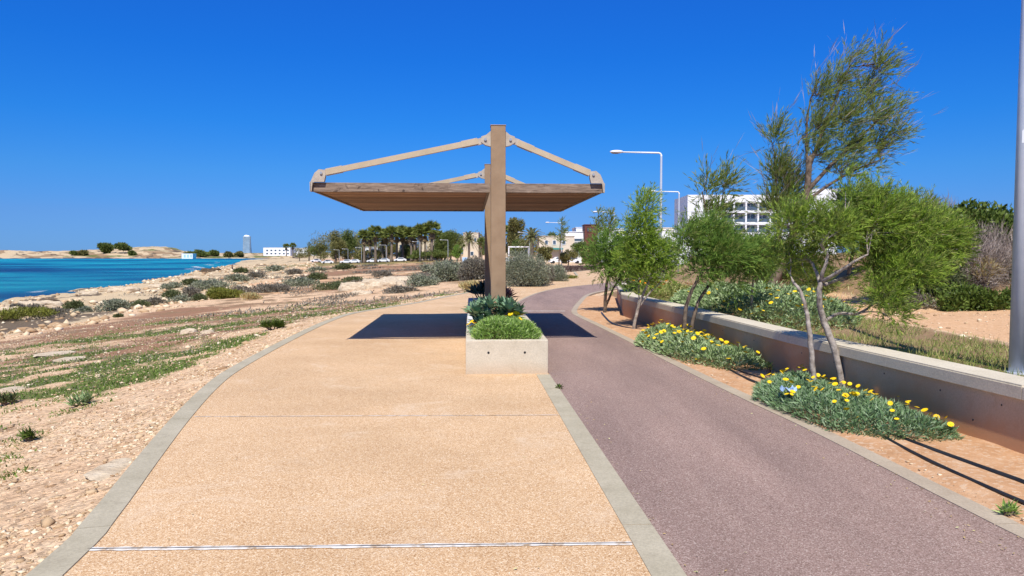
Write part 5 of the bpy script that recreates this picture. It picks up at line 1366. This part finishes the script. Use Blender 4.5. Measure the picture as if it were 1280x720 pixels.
for i in range(26):
    for j in range(3):
        t = (i + .5 * (j % 2)) / 26; x_ = a[0] + (b[0] - a[0]) * t; y_ = a[1] + (b[1] - a[1]) * t
        mb.ellip((x_, y_, -.15 + j * .19), ((b[0] - a[0]) / 52 * 1.15, .22, .12), 7, 5, None, .25, i * 3 + j)
tag(mb.build("stone_wall", M['stonewall'], None, False, (a[0], a[1], -.1)), "low dark dry stone wall across the far bend of the promenade", "wall")

# parked cars, far away
def car_proto():
    root = thing("parked_car", "x", "car", (0, 0, 0), "cars parked under the far palms")
    prof = [(-2.1, .35), (-2.1, .75), (-1.85, .9), (-1.1, .97), (-.55, 1.42), (.9, 1.46), (1.6, 1.05), (2.05, .95), (2.1, .35)]
    mb = MB(); n = len(prof)
    v = [(x, -.85, z) for x, z in prof] + [(x, .85, z) for x, z in prof]
    mb.add(v, [tuple(range(n)), tuple(range(2 * n - 1, n - 1, -1))] + [(i, n + i, n + (i + 1) % n, (i + 1) % n) for i in range(n)]); mb.build("body", M['lampwhite'], root)
    for y in (-.86, .86):
        mb = MB(); mb.add([(-.85, y, 1.0), (1.35, y, 1.02), (.85, y, 1.38), (-.5, y, 1.36)], [(0, 1, 2, 3)]); mb.build("side_window", M['glass'], root)
    for x in (-1.3, 1.3):
        for y in (-.78, .78):
            mb = MB(); mb.tube([(x, y - .1, .32), (x, y + .1, .32)], .32, 14); mb.build("wheel", M['tyre'], root)
    return root
CP = car_proto()
for i, (px, Y, rz, lb) in enumerate([(395, 300, .1, "white car parked farthest left under the far trees"), (409, 262, .3, "white car parked by the lamp left of the brown tree"), (433, 255, .1, "white car parked under the brown tree, the left of a pair"), (443, 256, -.1, "white car parked under the brown tree, the right of a pair"), (466, 252, .2, "white car parked in front of the low white house"), (480, 250, 0, "white car parked beside the third lamp"), (500, 248, .2, "white car parked below the fan palm pair"), (698, 160, .2, "white car parked below the teal awning"), (714, 162, .1, "white car parked below the white villa"), (645, 152, 0, "white car parked inside the white pergola"), (628, 158, .3, "white car parked just right of the shelter posts")]):
    o = CP if i == 0 else copy_tree(CP); x = A(px, 320, Y).x
    o.location = (x, Y, hz(x, Y) + .02); o.rotation_euler.z = rz; o["label"] = lb

# ------------------------------------------------------------------ palms and far trees
def fan_palm_proto(label):
    root = thing("fan_palm", label, "palm", (0, 0, 0), "fan palms beyond the coastal plain")
    mb = MB(); mb.tube([(0, 0, -.3), (.02, 0, .5), (.06, 0, 3), (0, .05, 6.6)], [.42, .30, .24, .22], 10); mb.build("trunk", M['palmbark'], root, smooth=True)
    for (name, mat, n, el0, el1, z0) in (("crown", 'palm', 64, -.55, 1.35, 7.0), ("dead_skirt", 'palmd', 40, -1.5, -.95, 6.75)):
        P = []; D = []
        for i in range(n):
            a = i * 2.4 + random.random(); el = el0 + (el1 - el0) * random.random()
            d = Vector((math.cos(a) * math.cos(el), math.sin(a) * math.cos(el), math.sin(el)))
            c = Vector((0, 0, z0 - (0 if name == 'crown' else 1.1 * random.random()))) + d * ((.55 + .45 * random.random()) if name == "crown" else .3)
            side = d.cross(Vector((0, 0, 1))).normalized(); 
            for k in range(-5, 6):
                th = k * .20; q = d * math.cos(th) + side * math.sin(th) + Vector((0, 0, -.28 * abs(k) / 5 - .1))
                P.append(c); D.append(q)
            P.append(Vector((0, 0, z0))); D.append(d)
        L = np.array([(1.15 if name == 'crown' else .95) if (i % 12) != 11 else .95 for i in range(len(P))]); W = np.array([.16 if (i % 12) != 11 else .05 for i in range(len(P))])
        leafmesh(name, np.array(P), np.array(D), L, W, M[mat], root)
    return root
def date_palm_proto(label):
    root = thing("date_palm", label, "palm", (0, 0, 0), "date palms beyond the coastal plain")
    mb = MB(); mb.tube([(0, 0, -.3), (0, 0, .5), (.05, 0, 2), (0, 0, 4.4)], [.5, .36, .33, .36], 10); mb.build("trunk", M['palmbark'], root, smooth=True)
    P = []; D = []; L = []; mb = MB()
    for i in range(44):
        a = i * 2.4; el = 1.35 - 1.75 * (i / 43); d = Vector((math.cos(a) * math.cos(el), math.sin(a) * math.cos(el), math.sin(el))); side = Vector((-math.sin(a), math.cos(a), 0))
        pts = []
        for k in range(9):
            t = k / 8; q = Vector((0, 0, 4.6)) + d * 3.4 * t + Vector((0, 0, -1.5 * t * t)); pts.append(q)
            if k > 0:
                for r_ in range(3):
                    for sg in (-1, 1):
                        b = pts[k - 1].lerp(q, r_ / 3); P.append(b); D.append(side * sg * .8 + d * .65 + Vector((0, 0, .15 - .5 * t))); L.append(.62 * (1 - .55 * t))
        mb.tube(pts, [.05, .045, .04, .035, .03, .025, .02, .015, .01], 4)
    leafmesh("crown", np.array(P), np.array(D), np.array(L), .10, M['date'], root); mb.build("frond_ribs", M['palmd'], root)
    return root
FP1 = fan_palm_proto("x"); FP2 = fan_palm_proto("x"); used = [False, False]
palms = [(455, 255, 288, 0), (462, 264, 290, 1), (469, 250, 283.5, 1), (478, 262, 292, 0), (483, 258, 287, 1), (489, 248, 284, 0), (496, 252, 286, 1), (503, 256, 283.5, 0), (508, 262, 291, 1), (514, 246, 285, 0), (519, 258, 288, 1), (525, 240, 281, 1), (532, 252, 284, 0), (539, 238, 278, 0), (547, 256, 289, 1), (556, 252, 292, 0)]
ordn = "first second third fourth fifth sixth seventh eighth ninth tenth eleventh twelfth thirteenth fourteenth fifteenth sixteenth".split()
palms = [q + ("%s fan palm from the left in the row before the cream houses" % ordn[i],) for i, q in enumerate(palms)]
palms += [(576, 236, 302, 1, "short stout fan palm between the lamp and the date palm"), (602, 240, 298, 0, "fan palm just left of the shelter posts"), (636, 190, 283, 1, "fan palm just right of the shelter posts"), (358, 700, 305, 0, "lone slim fan palm above the far white block, the left of two"), (366, 690, 304, 1, "lone slim fan palm above the far white block, the right of two")]
for px, Y, top, k, lb in palms:
    P0 = (FP1, FP2)[k]; o = P0 if not used[k] else copy_tree(P0); used[k] = True
    q = A(px, top, Y); zg = hz(q.x, Y); s = max(.4, (q.z - zg) / 8.3)
    o.location = (q.x, Y, zg); w_ = max(s * 1.15, .8); o.scale = (w_ * 1.0, w_ * 1.0, s); o.rotation_euler = (0, random.uniform(-.05, .05), random.random() * 6); o["label"] = lb
DP = date_palm_proto("x"); first = True
for px, Y, top, lb in [(586, 225, 280, "date palm with arching fronds in front of the cream gable left of the posts"), (665, 150, 274, "big date palm with wide arching fronds right of the shelter posts")]:
    o = DP if first else copy_tree(DP); first = False
    q = A(px, top, Y); zg = hz(q.x, Y); s = (q.z - zg) / 7.9; o.location = (q.x, Y, zg); ws = s * (.75 if px < 600 else .95); o.scale = (ws, ws, s); o.rotation_euler.z = random.random() * 6; o["label"] = lb
def ftree(label, px, Y, top, wpx, mat, n=1500, L=.42, group="trees beyond the coastal plain", trunk=.25, name="far_tree", lumps=9, flat=1.0):
    q = A(px, top, Y); zg = hz(q.x, Y); H_ = q.z - zg; s = Y / F; rx = wpx * s / 2
    n = int(n * 2.2)
    root = thing(name, label, "tree", (q.x, Y, zg), group)
    mb = MB(); mb.tube([(q.x, Y, zg - .3), (q.x + .1, Y, zg + H_ * .3), (q.x, Y, zg + H_ * .62)], [.03 * H_ + .05, .02 * H_ + .04, .012 * H_ + .02], 7)
    cls = []
    z0 = zg + H_ * trunk; zr = H_ * (1 - trunk) / 2
    for i in range(lumps):
        a = random.random() * 6.28; r = rx * .62 * math.sqrt(random.random()); hh = random.uniform(-.75, .55)
        c = Vector((q.x + math.cos(a) * r, Y + math.sin(a) * r, z0 + zr + zr * hh)); k = random.uniform(.3, .5)
        cls.append((c.x, c.y, c.z, rx * k, rx * k, zr * (k + .08))); mb.tube(branch_path((q.x, Y, zg + H_ * .35), c, 0, .06, 4), [.02 * H_, .014 * H_, .01 * H_, .004 * H_], 5)
    cls.append((q.x, Y, z0 + zr * 1.5, rx * .38, rx * .38, zr * .48))
    mb.build("trunk", M['bark2'], root)
    B, d, idx = clump_points(cls, n, .6); D = d + RNG.normal(size=(n, 3)) * .6; D[:, 2] += .3
    leafmesh("crown", B, D, L * (.6 + .8 * RNG.random(n)), L * .42 * (.6 + .8 * RNG.random(n)), M[mat], root)
    return root
for a in [("bushy brown green tree at the left end of the palm row", 419, 262, 285.5, 34, 'btree2', 2600), ("rounded olive tree right of the brown tree", 436, 268, 284.5, 34, 'btree', 2600), ("low olive tree left of the brown tree", 400, 300, 303, 30, 'btree', 1500), ("small dark conifer shaped tree farthest left of the row", 386, 420, 301, 12, 'btree', 700),
          ("low green tree behind the sixth lamp", 374, 420, 309, 26, 'btree2', 900), ("brown green tree filling the gap behind the second fan palm", 462, 275, 296, 36, 'btree2', 2000), ("olive tree behind the third lamp", 486, 272, 297, 34, 'btree2', 2000), ("dark green low tree below the fan palm pair", 508, 258, 306, 26, 'btree', 1200), ("green tree beside the tallest fan palm", 552, 252, 292, 24, 'btree', 1500),
          ("broad dark green tree in the middle of the row, left of the date palm", 563, 248, 287, 36, 'btree', 2800), ("olive tree behind the tallest fan palm", 530, 272, 298, 30, 'btree2', 1500), ("bright green shrub tree beside the cream gable", 572, 230, 306, 16, 'tam2', 900), ("dark tree hidden behind the shelter posts", 612, 235, 292, 26, 'btree', 1400),
          ("tall grey green tree right of the shelter posts", 644, 170, 271, 30, 'btree2', 2600), ("dense olive tree below the big date palm", 650, 160, 298, 40, 'btree', 1700), ("round dark green tree in front of the white villa", 728, 130, 300.5, 34, 'ivy', 1800), ("brown leaved tree left of the round dark tree", 710, 110, 312, 26, 'btree2', 1200), ("thin brown tree right of the round dark tree", 737, 100, 308, 28, 'btree2', 1100),
          ("dark green tree behind the cream house", 690, 185, 289, 34, 'btree', 1300), ("olive shrub tree below the cream house", 680, 140, 309, 26, 'btree2', 1100), ("dark low tree below the first cream house", 545, 240, 312, 50, 'btree', 1600), ("low dark hedge like tree left of the first lamp", 522, 242, 313, 40, 'btree', 1400), ("low olive tree between the parked cars", 452, 262, 312, 24, 'btree2', 900), ("green low tree behind the far white wing", 392, 600, 309, 24, 'btree', 800)]:
    ftree(*a, L=.46 if a[2] > 130 else .26)
def woodland():
    P = []; W_ = []
    for (x0, x1, Y, t0, t1, n) in ((400, 460, 300, 285, 296, 22), (455, 548, 285, 289, 300, 20), (540, 618, 262, 284, 297, 24), (372, 402, 420, 306, 311, 5), (628, 668, 200, 290, 301, 6), (400, 618, 268, 307, 313, 22), (664, 706, 190, 300, 308, 5)):
        for i in range(n):
            px = x0 + (x1 - x0) * (i + random.random()) / n; yy = Y + random.uniform(-8, 8); q = A(px, random.uniform(t0, t1), yy); zg = hz(q.x, yy); H_ = q.z - zg
            cs = [(q.x + random.uniform(-1, 1) * H_ * .32, yy + random.uniform(-1.5, 1.5), zg + H_ * random.uniform(.35, .85), H_ * .24, H_ * .24, H_ * .2) for k in range(6)]
            B, dd, ix = clump_points(cs, 430, .6); P.append(B); W_.append(dd)
    P = np.concatenate(P); D = np.concatenate(W_) + RNG.normal(size=P.shape) * .6; n = len(P)
    o = leafmesh("woodland", P, D, .55 * (.6 + .8 * RNG.random(n)), .24, M['btree2']); tag(o, "mixed low woodland filling the gaps behind the far palms", "woodland", kind="stuff")
woodland()
# wind-thinned trees by the far lamps
for (px, Y, top, lb) in [(703, 108, 273, "thin windswept tree beside the cream house"), (749, 84, 262, "thin windswept tree on the left of the far lamp arm"), (763, 83, 262, "thin windswept tree under the far lamp arm, the right of two")]:
    q = A(px, top, Y); zg = hz(q.x, Y)
    tamarisk(lb, (q.x, Y, zg), [([Vector((q.x - .5, Y, zg)), Vector((q.x - .4, Y, zg + 2)), Vector((q.x - .1, Y, q.z - 1.4))], (.12, .04))], [cl(px - 1, top + 8, Y, 5, 9), cl(px, top + 18, Y, 7, 10), cl(px - 3, top + 28, Y, 8, 9)], 150, (.4, 0, .75), 'tamd', 'bark2', .7, 12, .32, .045, .4, 24, .05, name="thin_tree", group="thin windswept trees by the far lamps", shell=.1)
# headland vegetation
HT = "trees and bushes on the headland across the bay"
for (px, Y, pb, top, wpx, lb) in [(133, 800, 318, 304.5, 20, "left of the two round dark trees on the headland"), (154, 800, 318, 304.5, 26, "right of the two round dark trees on the headland")]:
    ftree(lb, px, Y, top, wpx, 'btree', 2400, 2.2, HT, .05, "headland_tree")
for (px, Y, top, wpx, lb) in [(92, 780, 314.5, 16, "low dark bush on the headland left of the round trees"), (103, 780, 313.5, 14, "low olive bush on the headland left of the round trees"), (248, 760, 312.5, 34, "long dark hedge like bush above the beach hut"), (266, 790, 313, 18, "dark bush right of the long bush above the beach hut"), (285, 760, 315, 14, "small olive bush on the far beach slope"), (300, 760, 315, 16, "olive bush below the glass tower"), (165, 775, 314, 12, "light green bush at the foot of the right round tree")]:
    ftree(lb, px, Y, top, wpx, 'btree2' if 'olive' in lb else 'btree', 1000, 1.8, HT, .02, "headland_bush", 6)
# a walker on the shore
def walker():
    p = hit(290.5, 338); x, y, z = p.x, p.y, p.z
    root = thing("person", "person in dark clothes walking on the rocky shore", "person", (x, y, z))
    def skin(name, vs, es, rs, mat, par, lev=1):
        me = bpy.data.meshes.new(name); me.from_pydata([(q[0], q[1], q[2]) for q in vs], es, []); me.materials.append(mat)
        o = bpy.data.objects.new(name, me); C.objects.link(o); o.parent = par
        m_ = o.modifiers.new("skin", 'SKIN')
        for i, r_ in enumerate(rs): me.skin_vertices[0].data[i].radius = (r_, r_)
        me.skin_vertices[0].data[0].use_root = True
        s_ = o.modifiers.new("smooth", 'SUBSURF'); s_.levels = lev; s_.render_levels = lev
        return o
    vs = [(0, 0, .92), (0, 0, 1.15), (0, 0, 1.38), (0, 0, 1.50), (0, -.01, 1.60), (0, -.01, 1.70), (.10, 0, .88), (.12, -.12, .48), (.12, .02, .08), (.12, -.14, .04), (-.10, 0, .88), (-.12, .08, .48), (-.12, .26, .12), (-.12, .16, .04), (.19, 0, 1.40), (.25, .08, 1.12), (.26, -.02, .86), (-.19, 0, 1.40), (-.25, -.06, 1.12), (-.26, -.18, .9)]
    es = [(0, 1), (1, 2), (2, 3), (3, 4), (4, 5), (0, 6), (6, 7), (7, 8), (8, 9), (0, 10), (10, 11), (11, 12), (12, 13), (2, 14), (14, 15), (15, 16), (2, 17), (17, 18), (18, 19)]
    rs = [.14, .13, .15, .055, .09, .085, .09, .065, .045, .04, .09, .065, .045, .04, .065, .045, .035, .065, .045, .035]
    skin("body", vs, es, rs, M['skin'], root)
    skin("shirt", [(0, 0, .95), (0, 0, 1.15), (0, 0, 1.40), (.19, 0, 1.40), (.25, .08, 1.14), (-.19, 0, 1.40), (-.25, -.06, 1.14)], [(0, 1), (1, 2), (2, 3), (3, 4), (2, 5), (5, 6)], [.165, .155, .165, .08, .06, .08, .06], M['cloth2'], root)
    skin("trousers", [(0, 0, .96), (.10, 0, .88), (.12, -.12, .48), (.12, .02, .10), (-.10, 0, .88), (-.12, .08, .48), (-.12, .26, .14)], [(0, 1), (1, 2), (2, 3), (0, 4), (4, 5), (5, 6)], [.16, .11, .085, .07, .11, .085, .07], M['cloth'], root)
    mb = MB(); mb.ellip((x, y + .01, z + 1.70), (.095, .10, .085), 10, 6); mb.build("hair", M['hair'], root)
walker()
